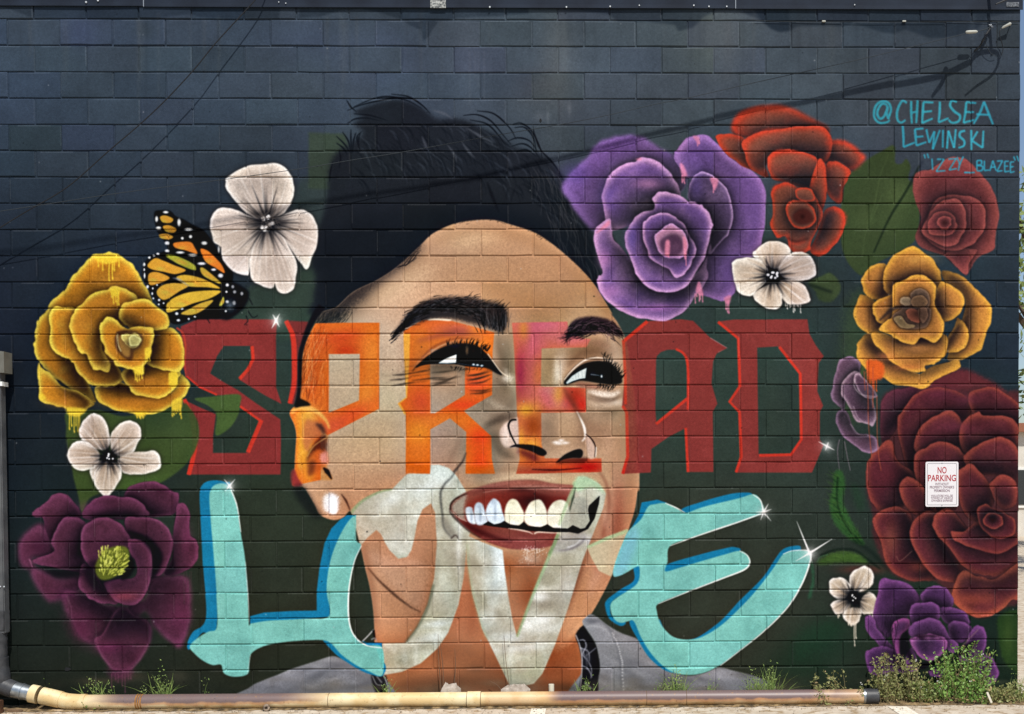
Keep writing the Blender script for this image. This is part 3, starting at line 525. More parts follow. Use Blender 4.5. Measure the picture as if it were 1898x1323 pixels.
    setclip(MF*(1-VR*.6)); fill(gum,'84382f',.75,4); glow(985,928,34,16,'452423',.8); glow(900,935,20,9,'8e4a42',.6)
    T = ['488,405 508,378 545,385 556,420 575,470 580,520 545,522 505,490','566,385 590,342 630,348 655,400 682,500 645,530 592,530 568,480','665,440 680,370 715,320 745,306 790,345 812,420 836,492 795,520 735,530 690,505',
         '832,430 850,355 890,312 940,322 980,385 1004,440 996,510 950,537 870,525 836,500','1008,440 1050,350 1100,320 1150,320 1190,380 1207,450 1207,528 1140,552 1060,542 1012,508','1210,425 1250,350 1310,318 1370,332 1400,400 1400,560 1300,562 1218,540']
    C = ['d2d8e2','c2c9d6','c9d2df','ddd6c0','e4deca','e2dcc8']
    for i,(t,c) in enumerate(zip(T,C)):
        q=Z(K,t); q=q.mean(0)+(q-q.mean(0))*(1.02,1.03); fill(q,c,1,.8); m=q.mean(0); setclip(full(spl(q),.7)*MF)
        glow(m[0],q[:,1].max()-4,9,6,'e8e8e6' if i>2 else 'd4dcea',.7); glow(m[0]-4,q[:,1].min()+5,8,7,'b8aa8c' if i>2 else '8b90a2',.5)
        if i<3: glow(m[0],m[1],2.5,14,'7d8598',.55)
        stroke(np.vstack([spl(q),spl(q)[:1]]),'6a443c',1.4,1.4,.6,.8,sm=False); setclip(MF)
    fill(Z(K,'1402,370 1440,300 1540,300 1562,400 1575,470 1555,560 1500,572 1440,545 1400,560 1330,560 1350,470'),'a9a898',.85,1.5)
    glow(1080,940,10,16,'8c8880',.5); stroke(Z(K,'1455,200 1440,280 1420,350 1405,415'),'3e4636',1.5,1,.8,.8,wm=3)
    fill(Z(K,'640,532 690,504 740,532 800,518 828,500 880,532 960,542 1000,508 1040,545 1150,556 1208,530 1260,562 1390,566 1432,538 1500,570 1540,562 1582,500 1566,400 1575,365 1668,278 1660,350 1622,480 1565,570 1480,612 1400,597 1280,598 1150,592 1000,582 850,562 720,546'),'0e0c10',1,.7,sm=False)
    stroke(Z(K,'865,566 960,578 1040,596 1082,616'),'e0c0b0',1.5,1,.9,.6,wm=3); stroke(Z(K,'1092,612 1130,598 1240,604 1330,606'),'dcc6b4',3,1.5,.9,.7)
    stroke(Z(K,'352,385 358,430 420,500 520,590 620,650'),'4a3430',2,2,.8,1.2,wm=4); stroke(Z(K,'390,400 420,450 490,490'),'e4d8c8',.8,.8,.8,.5)
    stroke(Z(K,'358,400 365,345 410,300 500,262'),'42302c',2,1.5,.8,1)
    hairs(Z(K,'1010,745 1080,750 1180,765'),60,4,(60,110),'e2cfc4',2,6,.5,30,.2,3); glow(986,1037,20,9,'cbb09c',.45); hairs(Z(K,'1040,810 1110,825'),60,5,(80,110),'cdb8a8',2.4,14,.28,30,.2,6)
    setclip(MF*VR); fill(Z(K,'1280,640 1450,620 1540,600 1500,700 1400,760 1250,770'),'9a948e',.7,4); stroke(Z(K,'1300,760 1400,750 1500,700 1540,640'),'6a6068',1.5,1.5,.7,1.5,wm=3); stroke(Z(K,'1380,735 1450,710 1500,670'),'dcdce4',2,1,.8,1.2)
    setclip(MF); stroke(Z(K,'1660,60 1720,160 1750,300 1740,440 1690,640'),'7a4434',3,2,.6,2.5,wm=5); stroke(Z(K,'1720,420 1715,560'),'d2a890',6,4,.5,4)
    fill(Z(K,'362,395 380,345 420,310 495,270 488,330 478,400 480,480 440,470 395,430'),'a2988a',.9,2.5); stroke(Z(K,'356,400 362,350 410,300 500,258'),'463630',2,1.5,.8,1,wm=3)
    stroke(Z(K,'380,425 430,470 500,505'),'e2d8c8',1.2,1,.8,.6); stroke(Z(K,'500,262 488,330 480,400'),'8a4a40',1,1,.5,1.5)
    for s in ['1440,200 1430,300 1400,400','1425,250 1420,330','1440,290 1455,300']: stroke(Z(K,s),'3c4838',1,.8,.6,.7)
    stroke(Z(K,'1450,190 1400,300 1350,430 1310,540'),'a6bb92',5,5,.7,1.2,wm=7); stroke(Z(K,'1300,620 1270,700 1220,800'),'7d8f62',5,5,.75,1.2,wm=6); stroke(Z(K,'1420,230 1390,310 1340,440'),'8a9a78',1.5,1,.6,1)
    # pale green tip of the E over the jaw
    fill(Z(kW,'1410,422 1530,360 1655,318 1640,380 1600,470 1565,600 1480,560 1440,490'),'bdb493',.85,.8,sm=False); stroke(Z(kW,'1412,422 1530,370 1652,325'),'a3b98c',5,7,.8,1.2,sm=False)
    setclip(None)

TE='6fbdb5'; BL='1279a6'
def sparkle(x,y,segs,r=10):
    glow(x,y,r,r,'ffffff',.55); glow(x,y,r*2.2,r*2.2,'d8e0e0',.22)
    for a,l,w in segs:
        u=np.array([math.cos(math.radians(a)),math.sin(math.radians(a))])*l; stroke([np.array([x,y])-u*.05,np.array([x,y])+u],'f4f6f6',w,.5,.95,.5,sm=False)
def love():
    K=kN
    fill(Z(K,'105,120 125,62 170,38 230,36 270,48 300,80 215,400 215,985 120,1020 42,1125 25,1090 60,1015 145,925 128,600 112,300'),BL,1,.7)
    fill(Z(K,'430,962 430,912 520,888 700,878 860,875 860,760 878,600 910,440 955,345 1010,290 1058,258 1115,262 1000,480 945,700 945,915'),BL,1,.7,sm=False)
    fill(Z(K,'900,1066 940,1062 1000,1120 1280,1200 1285,1296 1200,1285 1130,1255 1060,1212 985,1160'),BL,1,.7)
    fill(Z(K,'1150,1070 1180,1082 1280,1085 1282,1115 1190,1108'),BL,1,.6,sm=False)
    L = Z(K,'168,150 180,90 210,62 262,56 305,86 330,150 350,220 370,370 395,520 412,700 422,960 440,958 560,940 780,930 938,912 925,760 932,640 958,520 1005,400 1060,305 1104,262 1114,300 1114,420 1146,455 1108,545 1082,650 1066,800 1070,950 1105,1040 1175,1098 1282,1114 1284,1290 1200,1270 1110,1225 1020,1160 960,1095 900,1066 740,1070 600,1086 500,1112 436,1156 425,1220 414,1285 330,1302 262,1280 244,1224 190,1226 130,1200 70,1150 42,1104 95,1050 160,1012 216,984 215,800 200,560 180,330')
    fill(L,TE,1,.7,n=6); M=full(spl(L,True,6),1); setclip(M)
    comp(0,0,np.clip(N2*1.3+.2,0,1)*.35,col('7fcac2')); comp(0,0,np.clip(-N2*1.6,0,1)*.6,col('5fa9a4')); stroke(Z(K,'1100,280 1120,420'),'8fc0b0',4,4,.6,1)
    setclip(None)
    W='e9f2f0'
    stroke(Z(K,'1150,455 1108,545 1080,660 1064,800 1070,950 1105,1042 1180,1100 1282,1117'),W,1.2,1.5,.95,.5,wm=3)
    stroke(Z(K,'300,82 330,150 350,220 372,370'),W,2,1,.9,.5,wm=2.4); stroke(Z(K,'400,560 418,800 424,950'),W,.8,.6,.7,.5,wm=1.6); stroke(Z(K,'435,1158 420,1240 412,1285'),W,.8,.6,.7,.5)
    K=kM
    fill(Z(K,'318,178 420,160 480,180 420,300 240,365 300,255'),BL,1,.7,sm=False)
    fill(Z(K,'575,225 700,175 850,132 950,115 1030,122 980,180 700,260'),BL,1,.7)
    fill(Z(K,'478,580 700,512 850,475 912,465 955,490 800,560 470,640'),BL,1,.7)
    fill(Z(K,'430,930 470,1010 520,1050 600,1066 690,1042 830,940 950,812 1100,662 1180,542 1228,482 1290,460 1345,466 1300,560 1000,900 700,1100 450,1060'),BL,1,.7)
    fill(Z(K,'265,592 302,586 300,692 212,762 130,815 116,880 135,915 215,950 182,975 112,932 84,860 92,808 180,740 268,680'),BL,1,.7)
    fill(Z(K,'240,960 270,940 400,1100 600,1250 560,1278 470,1262 370,1182 300,1075'),BL,1,.7)
    E=Z(K,'360,205 400,190 470,182 540,212 600,245 690,215 780,190 950,150 1040,125 1085,165 1100,245 950,300 800,350 640,405 500,460 485,560 470,622 560,600 700,558 850,515 950,490 1000,520 1015,568 980,610 850,662 700,720 560,775 425,832 416,880 440,960 500,1030 560,1058 640,1062 720,1040 830,972 950,862 1050,755 1130,655 1190,572 1230,515 1290,492 1385,490 1412,515 1390,605 1340,725 1250,862 1100,1012 950,1132 825,1228 700,1282 580,1288 480,1252 385,1160 315,1050 268,945 230,945 190,955 150,940 122,890 120,830 170,785 290,700 304,600 280,595 200,640 135,652 150,560 200,430 235,360 310,290')
    fill(E,TE,1,.7,n=5); M=full(spl(E,True,5),1); setclip(M)
    comp(0,0,np.clip(N2*1.3+.2,0,1)*.35,col('7fcac2')); comp(0,0,np.clip(-N2*1.6,0,1)*.6,col('5fa9a4'))
    fill(Z(K,'235,350 300,380 210,640 130,660 150,560'),'6fb2c4',.8,5); fill(Z(K,'470,620 480,580 560,560 620,560'),'2f8fae',.5,4)
    setclip(None)
    stroke(Z(K,'470,182 540,212 600,245'),W,1.5,1,.9,.5,wm=2.5); stroke(Z(K,'1035,126 1085,165 1102,240'),W,1,1.5,.9,.5,wm=2.4)
    stroke(Z(K,'1102,246 950,302 800,352 640,407 502,458'),W,2,1,.95,.5,wm=2.6); stroke(Z(K,'950,490 1000,520 1016,568 980,612 850,664 700,722 560,777 426,832'),W,1.2,1,.95,.5,wm=2.8)
    stroke(Z(K,'1230,512 1290,490 1385,488 1412,515 1392,605 1342,725 1252,864 1102,1014 952,1134 825,1232'),W,1,1,.95,.5,wm=3)
    sparkle(*Z(K,'1105,240')[0],[(-60,18,3),(-20,16,2.5),(50,22,3),(110,16,2.5),(180,14,2),(-100,14,2.5)],7)
    sparkle(*Z(K,'1402,505')[0],[(-112,64,4),(-32,50,4.5),(150,30,3),(75,20,2)],9)
    sparkle(*Z(kN,'298,70')[0],[(-50,16,3),(-130,16,3),(50,14,3),(130,14,3)],7)
    sparkle(*Z(kT,'768,95')[0],[(-62,14,3.6),(118,17,4.5),(62,14,4),(-118,13,3.6)],8)
    sparkle(*Z(kL,'1715,1020')[0],[(-152,18,3.4),(28,16,3),(-70,8,2.4),(110,9,2.4)],7)

def sweater():
    G='7c7e83'
    p=Z(kN,'330,1480 430,1370 520,1325 610,1290 700,1252 850,1203 950,1172 1010,1182 1100,1225 1220,1290 1300,1310 1310,1500'); fill(p,G,1,1); setclip(full(spl(p),1))
    for g in [(560,1250,60,14,'8d8f9a',.7,-12),(640,1200,40,12,'9698a2',.8,-12),(620,1255,70,18,'5c5e68',.6),(500,1272,60,12,'666872',.6),(650,1230,40,10,'7c7e88',.7)]: glow(*g)
    for i in range(46):
        r=random.Random(i); x=r.uniform(440,700); y=r.uniform(1205,1290); stroke([(x,y),(x+30,y-r.uniform(0,14)),(x+60,y-4)],'a4a6b0' if i%2 else '4c4e57',2,1,.34,3,wm=7)
    setclip(None); fill(Z(kS,'850,1010 900,1000 960,1010 970,1140 890,1140'),'1c1c20',.9,1.5); stroke(Z(kS,'860,1010 890,1070 930,1080'),'c8c8cc',1,1,.9,.6); stroke(Z(kS,'940,1000 965,1060 980,1150'),'b8b8bc',2,2,.9,.8); stroke(Z(kS,'890,1010 930,1060'),'9a9aa0',2,2,.8,.8)
    stroke(Z(kS,'785,755 830,710 868,668'),'c8c8c8',2,2,.9,.6); stroke(Z(kS,'868,670 880,740'),'0c0c0e',5,3,.9,.6); stroke(Z(kS,'850,740 880,730 890,760'),'a8a8a8',2,2,.8,.8)
    p=Z(kS7,'520,625 545,575 580,552 625,572 700,632 800,690 930,742 1010,830 1100,930 1200,985 1300,1010 1420,990 1530,948 1650,975 1790,1010 1900,1060 1960,1130 2000,1300 490,1300 505,1000 640,1000 620,780'); fill(p,'787b80',1,1,n=6); setclip(full(spl(p,True,6),1))
    for g in [(1100,1155,20,10,'9c9ea6',.8,20),(1110,1185,26,30,'85878f',.8),(1095,1150,14,6,'5a5c64',.7,10),(1120,1230,20,40,'7c7e86',.7),(1170,1190,40,22,'92949d',.6,20),(1190,1240,60,26,'7f818b',.6),(1230,1265,60,18,'5e606a',.6),(1330,1250,60,12,'a0a2ac',.8,8),(1310,1275,60,12,'888a94',.6),(1400,1265,60,10,'74767e',.7)]: glow(*g)
    for i in range(60):
        r=random.Random(i+90); x=r.uniform(1090,1420); y=r.uniform(1150,1300); stroke([(x,y),(x+25,y+r.uniform(0,16)),(x+50,y+r.uniform(0,30))],'a2a4ad' if i%2 else '4e5059',2,1,.34,3,wm=8)
    stroke(Z(kS7,'560,620 640,600 700,640 740,700 780,800 800,920 805,1110'),'4c4e56',2,2,.6,2,wm=4); stroke(Z(kS7,'540,650 600,640 680,660 730,720'),'b4b6bc',2,1,.6,1.5)
    setclip(None)
    r=random.Random(2); q=spl(Z(kS7,'735,690 770,760 800,860 812,960 822,1110'),False,12)
    for i in range(0,len(q),2): glow(q[i][0]+r.uniform(-1,1),q[i][1],1.8,1.6,'c8cad0',.7)
    fill(Z(kS7,'465,708 520,640 560,690 615,780 632,850 645,930 635,1040 625,1130 500,1130 515,950 495,800'),'15161c',1,1)
    for s in ['470,705 500,790 515,880 512,1000 500,1130','495,745 530,745 545,790 520,850 560,900 585,960 580,1030','500,800 560,830 570,900','545,860 620,800','510,930 560,960 590,1020','530,1060 560,1080 600,1110','510,800 540,870']: stroke(Z(kS7,s),'a8a8b8',1.5,1,.8,.7,wm=2.4)
    stroke(Z(kS7,'466,706 500,790 514,880 512,1000 500,1130'),'c0a898',1,1,.7,.6)
    glow(1088,1220,5,14,'4c4e5c',.7)
def fl(K,P,rim,mid,dark,c,**k):
    global UNI
    c=Z(K,c)[0]; UNI=blur(full([spl(Z(K,s.split('|')[0])) for s in P],.6),.8) if False else np.maximum.reduce([full(spl(Z(K,s.split('|')[0])),1) for s in P])
    for i,s in enumerate(P):
        kw=dict(k); o=s.split('|')
        for q in o[1:]:
            a,b=q.split('='); kw[a]=col(b) if a in('rim','mid','dark') else float(b)
        R=kw.pop('rim',rim); M=kw.pop('mid',mid); D=kw.pop('dark',dark); petal(Z(K,o[0]),R,M,D,c=c,seed=i,**kw)
    UNI=None
def leaf(p,c,c2,vein=None,a=.95,s=1.2):
    fill(p,c,a,s); setclip(full(spl(p),1))
    m=p.mean(0); 
    for i in range(5):
        r=random.Random(i+int(m[0])); glow(m[0]+r.uniform(-40,40),m[1]+r.uniform(-50,50),30,20,c2,.35,r.uniform(0,180))
    for v in vein or []: stroke(v,c2,1,1,.6,.8,wm=2)
    setclip(None)
def white_flower(K,petals,c,core,dots,rd,seed,base='e2d6cb',mid='b99f88',tail=None):
    c=Z(K,c)[0]
    for i,s in enumerate(petals):
        q=Z(K,s); fill(q,'0c1018',.5,5)
    for i,s in enumerate(petals):
        q=Z(K,s); petal(q,'faf7f2',base,'5c4c44',w=5,c=c,k=.8,lo=.5,hi=1.02,sh=.4,shw=3,seed=i,am=.8)
        setclip(full(spl(q),1)); m=q.mean(0); u=(c-m); r=random.Random(i+seed)
        glow(*(m+u*.18),rd*.8,rd*.45,mid,.72,math.degrees(math.atan2(u[1],u[0])))
        for j in range(26):
            d=np.array([r.gauss(0,1),r.gauss(0,1)])*rd*.35; a0=c+d*.3; a1=m-u*.35+d*1.6; stroke([a0,(a0+a1)/2+d*.1,a1],mid if j%2 else 'f0eae4',.8,.5,.4,1,wm=2.8)
        setclip(None)
    r=random.Random(seed)
    M=full([spl(Z(K,s)) for s in petals],.6) if False else None
    for j in range(70):
        a=r.uniform(0,6.283); l=rd*r.uniform(.35,.95)*core; e=c+np.array([math.cos(a),math.sin(a)])*l; stroke([c+(e-c)*.1,(c+e)/2,e],'14161c',4,.4,.55,1)
    glow(*c,rd*.34*core,rd*.3*core,'14171f',.9)
    for j in range(dots):
        a=r.uniform(0,6.283); l=rd*.22*r.uniform(.1,1); glow(c[0]+math.cos(a)*l,c[1]+math.sin(a)*l*.8,rd*.042,rd*.042,'f4f6f8',1,pw=4)

def flowers():
    Y=kY
    # leaf behind the yellow rose and the small flower
    fill(Z(kB,'445,440 640,430 700,440 820,470 980,440 1200,400 1230,380 1290,460 1320,560 1300,680 1230,790 1130,870 1040,920 900,960 760,960 600,1010 545,1110 520,1000 490,880 480,820 440,640 440,540'),'3f5228',.95,1.3)
    setclip(full(spl(Z(kB,'445,440 640,430 820,470 1200,400 1320,560 1230,790 1040,920 760,960 545,1110 480,820 440,540')),1)); glow(260,900,60,40,'46602c',.6); glow(330,800,30,50,'475c30',.6); glow(290,770,50,40,'2f4228',.6); setclip(None)
    fill(Z(kB,'1290,355 1400,340 1585,325 1590,400 1575,470 1520,550 1430,595 1435,460 1380,400'),'47602f',.95,1)
    # ---- yellow rose
    P=['120,460 140,380 240,290 290,200 360,130 430,50 520,38 605,40 700,100 760,180 790,240 860,370 800,480 500,620 250,600|w=9','10,720 15,640 40,530 70,480 125,450 150,600 150,720 300,820 460,1090 380,1075 300,1030 180,950 80,850 40,800',
     '46,830 70,860 130,905 210,985 350,1045 445,1110 420,1150 330,1190 250,1160 150,1130 50,1090 45,950','455,1010 560,960 700,990 900,1010 1010,1030 1062,910 1120,950 1132,1010 1080,1090 960,1162 820,1202 720,1192 600,1162 475,1105',
     '125,455 200,420 400,480 640,880 645,960 580,992 500,995 440,990 355,935 300,832 240,790 138,722 130,600','640,905 700,860 850,820 1050,880 1050,960 1000,1040 900,1078 760,1062 690,1000',
     '265,560 290,480 335,410 420,330 520,300 600,270 700,305 755,365 720,480 640,560 520,600 500,660 500,740 560,820 545,892 490,880 440,868 390,780 330,740 300,660|w=8','820,830 840,720 850,600 900,560 985,570 1062,620 1095,720 1092,840 1050,888 940,870',
     '630,500 640,420 720,378 800,365 900,420 990,490 972,572 860,592 720,580 660,545|c=0' ,'490,590 500,540 535,505 595,510 640,550 690,580 740,562 860,572 875,640 858,740 808,850 795,905 730,885 640,860 575,800 520,730|k=.5']
    P[8]=P[8].split('|')[0]
    fl(Y,P,'e2c440','c8811c','33200f','700,680',w=7,k=1,lo=.3,hi=.95,sh=.74,shw=8,am=1.6)
    for x,y,rx,ry,c in [(205,520,28,12,'c98a2a'),(150,600,20,20,'ba7a26'),(190,560,40,10,'cf8426'),(280,590,30,14,'cc7e20'),(120,745,30,10,'c27a22'),(250,745,50,10,'c87a20'),(325,650,14,20,'cc7c1e'),(205,640,10,26,'cc8422'),(270,705,30,8,'c67a22')]: glow(x,y,rx,ry,c,.55)
    fill(Z(Y,'600,620 640,592 740,600 795,640 780,710 735,740 722,800 685,805 620,750 595,690'),'52301a',.9,1.5); fill(Z(Y,'620,640 700,620 745,610 785,650 765,700 710,715 700,780 650,760'),'a87a34',.9,1.5)
    petal(Z(Y,'645,620 700,618 745,612 786,655 762,705 715,718 670,680'),'d8cc70','b3a04c','5e4a28',w=3,c=Z(Y,'700,740')[0],seed=3); petal(Z(Y,'695,655 730,628 782,655 765,700 712,705'),'cdc87c','a89e58','6a5a30',w=2.5,sh=.6,shw=2)
    stroke(Z(Y,'612,615 618,690 640,745'),'e6dc98',2,1.5,.9,.7); stroke(Z(Y,'605,610 690,600'),'3a2014',2,2,.8,1)
    YD='e8c62e'
    for a in [(470,630,90,7,6,24),(540,590,130,2,20,34),(570,625,330,5,8,28),(735,800,900,4,12,28),(810,850,760,4,6,16),(985,1050,910,5,8,20),(1000,1080,1140,6,8,26),(750,800,1210,4,4,10),(262,350,1185,6,22,42)]:
        q=Z(Y,f'{a[0]},{a[2]} {a[1]},{a[2]}'); drips(q[0][0],q[1][0],q[0][1]-3,a[3],a[4],a[5],YD,2,int(a[0]))
    for s in ['450,50 600,45 620,90 560,110 480,100','565,290 630,290 620,340 575,340','730,860 800,850 795,910 740,905','815,720 855,720 850,780 815,770','990,900 1045,895 1040,990 990,1000','1010,1100 1080,1080 1070,1160 1010,1165','250,1150 380,1160 340,1210 260,1200','740,1180 830,1180 800,1215 750,1210','60,1040 100,1080 60,1095']: fill(Z(Y,s),YD,.85,1.5)
    # ---- butterfly
    K=kA
    fill(Z(K,'775,360 820,345 870,350 900,380 950,400 1000,430 1060,460 1110,520 1160,600 1210,660 1235,720 1220,800 1180,960 1100,980 1000,985 920,1010 870,1000 850,950 800,890 740,800 705,720 715,660 760,610 850,575 830,520 790,460'),'0b0d12',1,1.2)
    fill(Z(K,'1170,780 1220,760 1290,790 1330,830 1310,900 1260,950 1200,985 1150,950'),'0e1219',1,2); 
    for s,c in [('808,385 840,375 885,395 870,418 825,415','c08f2c'),('825,440 860,432 902,452 890,475 845,470','c28d2a'),('805,488 850,482 885,500 860,515 815,508','b98a2c'),('885,540 920,530 985,530 1010,560 1025,600 960,580 900,565','dd7c26'),('1045,570 1085,580 1130,620 1170,665 1185,712 1130,680 1080,650 1055,610','e07a24'),
       ('735,665 780,625 830,640 890,665 960,695 900,718 830,705 760,690','d0952a'),('840,610 880,605 950,630 1010,665 1015,695 960,680 890,645','98992e'),('1042,685 1060,680 1100,710 1165,770 1130,765 1060,725','b99c30'),('742,720 790,705 865,738 820,765 750,782','cb8f2a'),
       ('905,735 960,722 1060,745 1160,800 1080,795 980,790 930,765','cfa32e'),('790,815 830,780 900,770 975,785 920,820 840,868 800,850','c99a2e'),('845,935 850,890 900,850 1000,820 1160,815 1100,860 1000,890 900,930 860,942','cfa62e'),('930,950 980,920 1050,885 1120,870 1070,920 1000,955','bf9a30'),('1155,905 1165,870 1180,850 1182,885','b6b43c')]:
        q=Z(K,s); fill(q,c,1,.8); m=q.mean(0); setclip(full(spl(q),.6)); glow(*m,12,4,'d88a2a',.55,20); glow(m[0]-8,m[1]+3,8,4,'b4ac3a',.5); setclip(None)
    stroke(Z(K,'880,740 920,750 980,790'),'8a8e92',1,1,.8,1,wm=4)
    W=[(787,395,8,16),(840,355,15,7),(798,447,14,9),(918,415,10,20),(972,455,22,8),(937,507,8,8),(985,497,9,9),(1065,535,16,10),(848,535,12,10),(848,580,12,8),(745,620,7,7),(770,608,7,6),(795,598,9,6),(925,590,22,7),(995,605,24,7),(1050,655,22,8),(1120,690,14,7),(1160,725,14,12),(714,660,8,10),(714,690,6,8),(716,725,6,16),(735,790,7,9),(765,800,5,6),(790,780,5,5),(762,830,5,8),(768,858,5,5),(802,868,7,7),(828,886,5,5),(800,893,5,5),(936,918,7,6),(905,947,9,8),(915,986,10,7),(975,978,6,6),(1010,965,5,5),(1200,780,9,9),(1232,790,8,9),(1195,820,6,6),(1243,820,9,9),(1285,830,8,10),(1200,878,9,8),(1240,885,9,12),(1190,932,6,6),(1150,570,6,20)]
    for x,y,a,b in W:
        q=Z(K,f'{x},{y}')[0]; glow(q[0],q[1],a/3.15*1.1,b/3.15*1.1,'e4e8ec',.95 if x<1210 else .6,0,pw=4)
    glow(*Z(K,'1215,900')[0],8,9,'6f8292',.55)
    for s in ['1070,950 1090,990 1100,1005','1310,960 1320,990 1300,1015','1320,930 1350,970 1380,960','1330,860 1350,900']: stroke(Z(K,s),'12141a',2,1.4,.9,.6)
    # ---- white flowers
    white_flower(K,['1195,180 1200,150 1320,90 1420,75 1500,75 1560,120 1590,200 1580,290 1530,360 1440,420 1380,400 1300,350 1240,280 1195,220','1100,440 1110,380 1150,340 1220,335 1300,365 1400,430 1350,560 1330,700 1300,722 1230,700 1180,640 1160,560 1120,520','1440,430 1530,370 1620,340 1690,370 1725,440 1725,540 1690,630 1668,690 1620,640 1570,570 1500,480','1400,470 1500,480 1560,560 1605,650 1600,740 1590,800 1550,828 1500,820 1478,775 1460,800 1390,780 1340,740 1335,650 1350,560'],'1432,418',1,11,80,5,mid='b5a498')
    hairs(Z(K,'1400,400 1430,380 1470,410 1430,450'),60,34,(-180,180),'5c5450',1.4,9,.5,90,.1,3)
    K=kB
    white_flower(K,['525,580 540,520 580,475 632,448 690,490 720,560 730,640 700,690 620,680 545,630','735,600 760,550 810,510 870,500 920,530 938,590 910,650 870,720 800,740 740,690','805,735 880,710 960,705 1040,705 1070,790 1040,830 960,850 870,855 810,835 780,770','600,825 660,770 740,770 800,800 805,870 770,930 720,1005 705,1012 650,960 620,900','445,740 460,680 500,640 560,635 620,670 660,720 650,780 600,820 530,828 480,800'],'720,735',1.05,7,42,8,base='d8cabc',mid='a88f78')
    K=kH
    white_flower(K,['1140,860 1160,820 1230,775 1300,772 1360,800 1375,850 1350,900 1290,940 1220,920','1350,860 1420,840 1480,850 1520,900 1535,970 1490,1010 1420,1020 1340,1000 1300,950','1310,1020 1400,1020 1460,1050 1495,1120 1480,1155 1400,1165 1340,1150 1300,1080','1250,1040 1300,1050 1320,1130 1310,1180 1270,1195 1200,1175 1150,1130 1150,1090','1008,920 1030,885 1110,875 1180,885 1220,930 1240,1000 1180,1060 1130,1110 1060,1100 1030,1050 1015,980'],'1260,985',.9,12,54,12)
    drips(Z(K,'1340,0')[0][0],Z(K,'1440,0')[0][0],220+1155/3.392,9,4,20,'e8e2da',1.6,4)
    K=kR
    # ---- dusty red rose (upper right) and big leaf
    K=kI
    leaf(Z(K,'735,800 755,620 785,500 900,400 1000,340 1080,305 1085,410 1125,420 1155,390 1182,440 1170,520 1240,560 1245,700 1222,880 1140,960 1060,1000 950,1060 880,1125 800,1060 755,960'),'3b4b2b','4c5f38',[Z(K,'1045,360 990,500 950,700 900,850 880,1000'),Z(K,'1000,620 960,720 910,830'),Z(K,'930,700 910,800')])
    stroke(Z(K,'1240,430 1150,600 1050,760 950,980'),'1c2a1c',3,3,.8,1,wm=5); stroke(Z(K,'1260,400 1180,560'),'1c2430',3,3,.7,2)
    leaf(Z(K,'540,1165 620,1130 680,1110 740,1180 730,1240 680,1290 610,1280 580,1220'),'36472c','4a5c38',None,.9,2); stroke(Z(K,'540,1180 600,1200 690,1230'),'1a2620',5,5,.8,2)
    P=['1200,520 1230,470 1300,455 1340,430 1420,385 1530,390 1600,455 1690,560 1735,700 1722,860 1705,960 1620,1000 1570,1060 1540,1120 1500,1100 1440,1010 1300,970 1215,900 1245,760 1205,620|k=.7|w=16',
       '1400,990 1500,960 1600,960 1560,1040 1540,1118 1470,1070|k=.4','1255,840 1300,720 1340,650 1430,618 1560,628 1640,680 1652,800 1600,900 1500,960 1380,960 1290,900|k=.8','1255,850 1290,760 1340,690 1420,640 1500,660 1532,760 1515,860 1440,940 1340,912|k=.6','1290,830 1320,740 1400,715 1462,760 1472,830 1420,870 1340,870|k=.5|w=4','1350,790 1380,750 1430,760 1440,800 1410,830 1370,825|k=.5|w=3']
    fl(K,P,'8c4442','703438','30222a','1400,790',w=7,k=.9,lo=.15,hi=1,sh=.75,shw=7)
    glow(*Z(K,'1395,790')[0],6,6,'3a1a1c',.8)
    # ---- purple rose
    K=kH
    P=['-60,420 30,300 110,230 130,190 200,140 290,108 420,110 500,150 580,200 660,240 690,280 722,362 650,480 300,640 220,650 140,700 40,600 -20,520|dark=2c2836|w=14|rim=7f5ca6|k=.8|soft=3','640,235 660,190 700,140 760,105 860,112 930,170 1010,250 1130,330 1200,400 1218,520 1208,700 1170,850 1060,900 1030,1080 960,1140 870,1125 790,1060 800,800 800,400 720,360|w=12|rim=9468ae|k=.75|dark=3a3048',
       '738,430 765,360 830,335 920,380 980,460 1012,580 1000,690 950,760 862,850 850,700 800,560 745,520|w=4|rim=b28cc0|mid=5c4672|k=.9','190,500 205,430 250,340 320,290 400,270 430,243 500,252 580,300 640,370 680,460 640,560 450,640 240,700 205,600|w=10|dark=33303c',
       '140,715 180,660 238,630 260,740 320,820 520,1050 700,1060 860,850 870,740 885,690 850,900 852,1000 780,1110 700,1222 570,1268 440,1255 320,1215 230,1150 160,1050 168,990 190,960 150,820|w=10','332,780 345,710 380,640 440,590 520,560 508,500 560,455 640,470 735,515 800,540 845,570 878,640 882,700 840,850 790,950 720,1055 600,1090 500,1072 410,980 380,900|w=8',
       '442,690 470,630 560,595 640,610 700,660 745,740 782,820 762,890 720,960 660,997 605,945 500,890 470,820|w=5','520,745 560,700 620,658 690,700 720,740 732,800 700,870 640,880 560,850|w=3|mid=b077a0']
    fl(K,P,'c08cc4','6c4c90','201d2a','630,790',w=11,k=1,lo=.12,hi=.95,sh=.74,shw=11,am=1.3)
    for g in [(1065,320,26,20,'4d3a8a',.45),(1125,360,18,30,'5a419a',.5),(1170,440,12,26,'5a4aa0',.45),(1200,340,24,10,'b678ae',.6),(1120,480,12,16,'c27cc0',.55),(1220,570,30,8,'a868b8',.6),(1390,360,20,50,'7a55a2',.5),(1290,345,14,30,'5b4596',.4),(1360,500,30,30,'7050a0',.5),(1240,470,24,24,'8d5ea6',.35),(1130,540,18,12,'b272b4',.5)]: glow(*g)
    fill(Z(K,'555,770 600,740 660,730 695,780 685,840 620,862 570,830'),'4e3050',.85,2); glow(*Z(K,'650,800')[0],9,9,'5c3c5c',.7)
    PK='d87a9e'
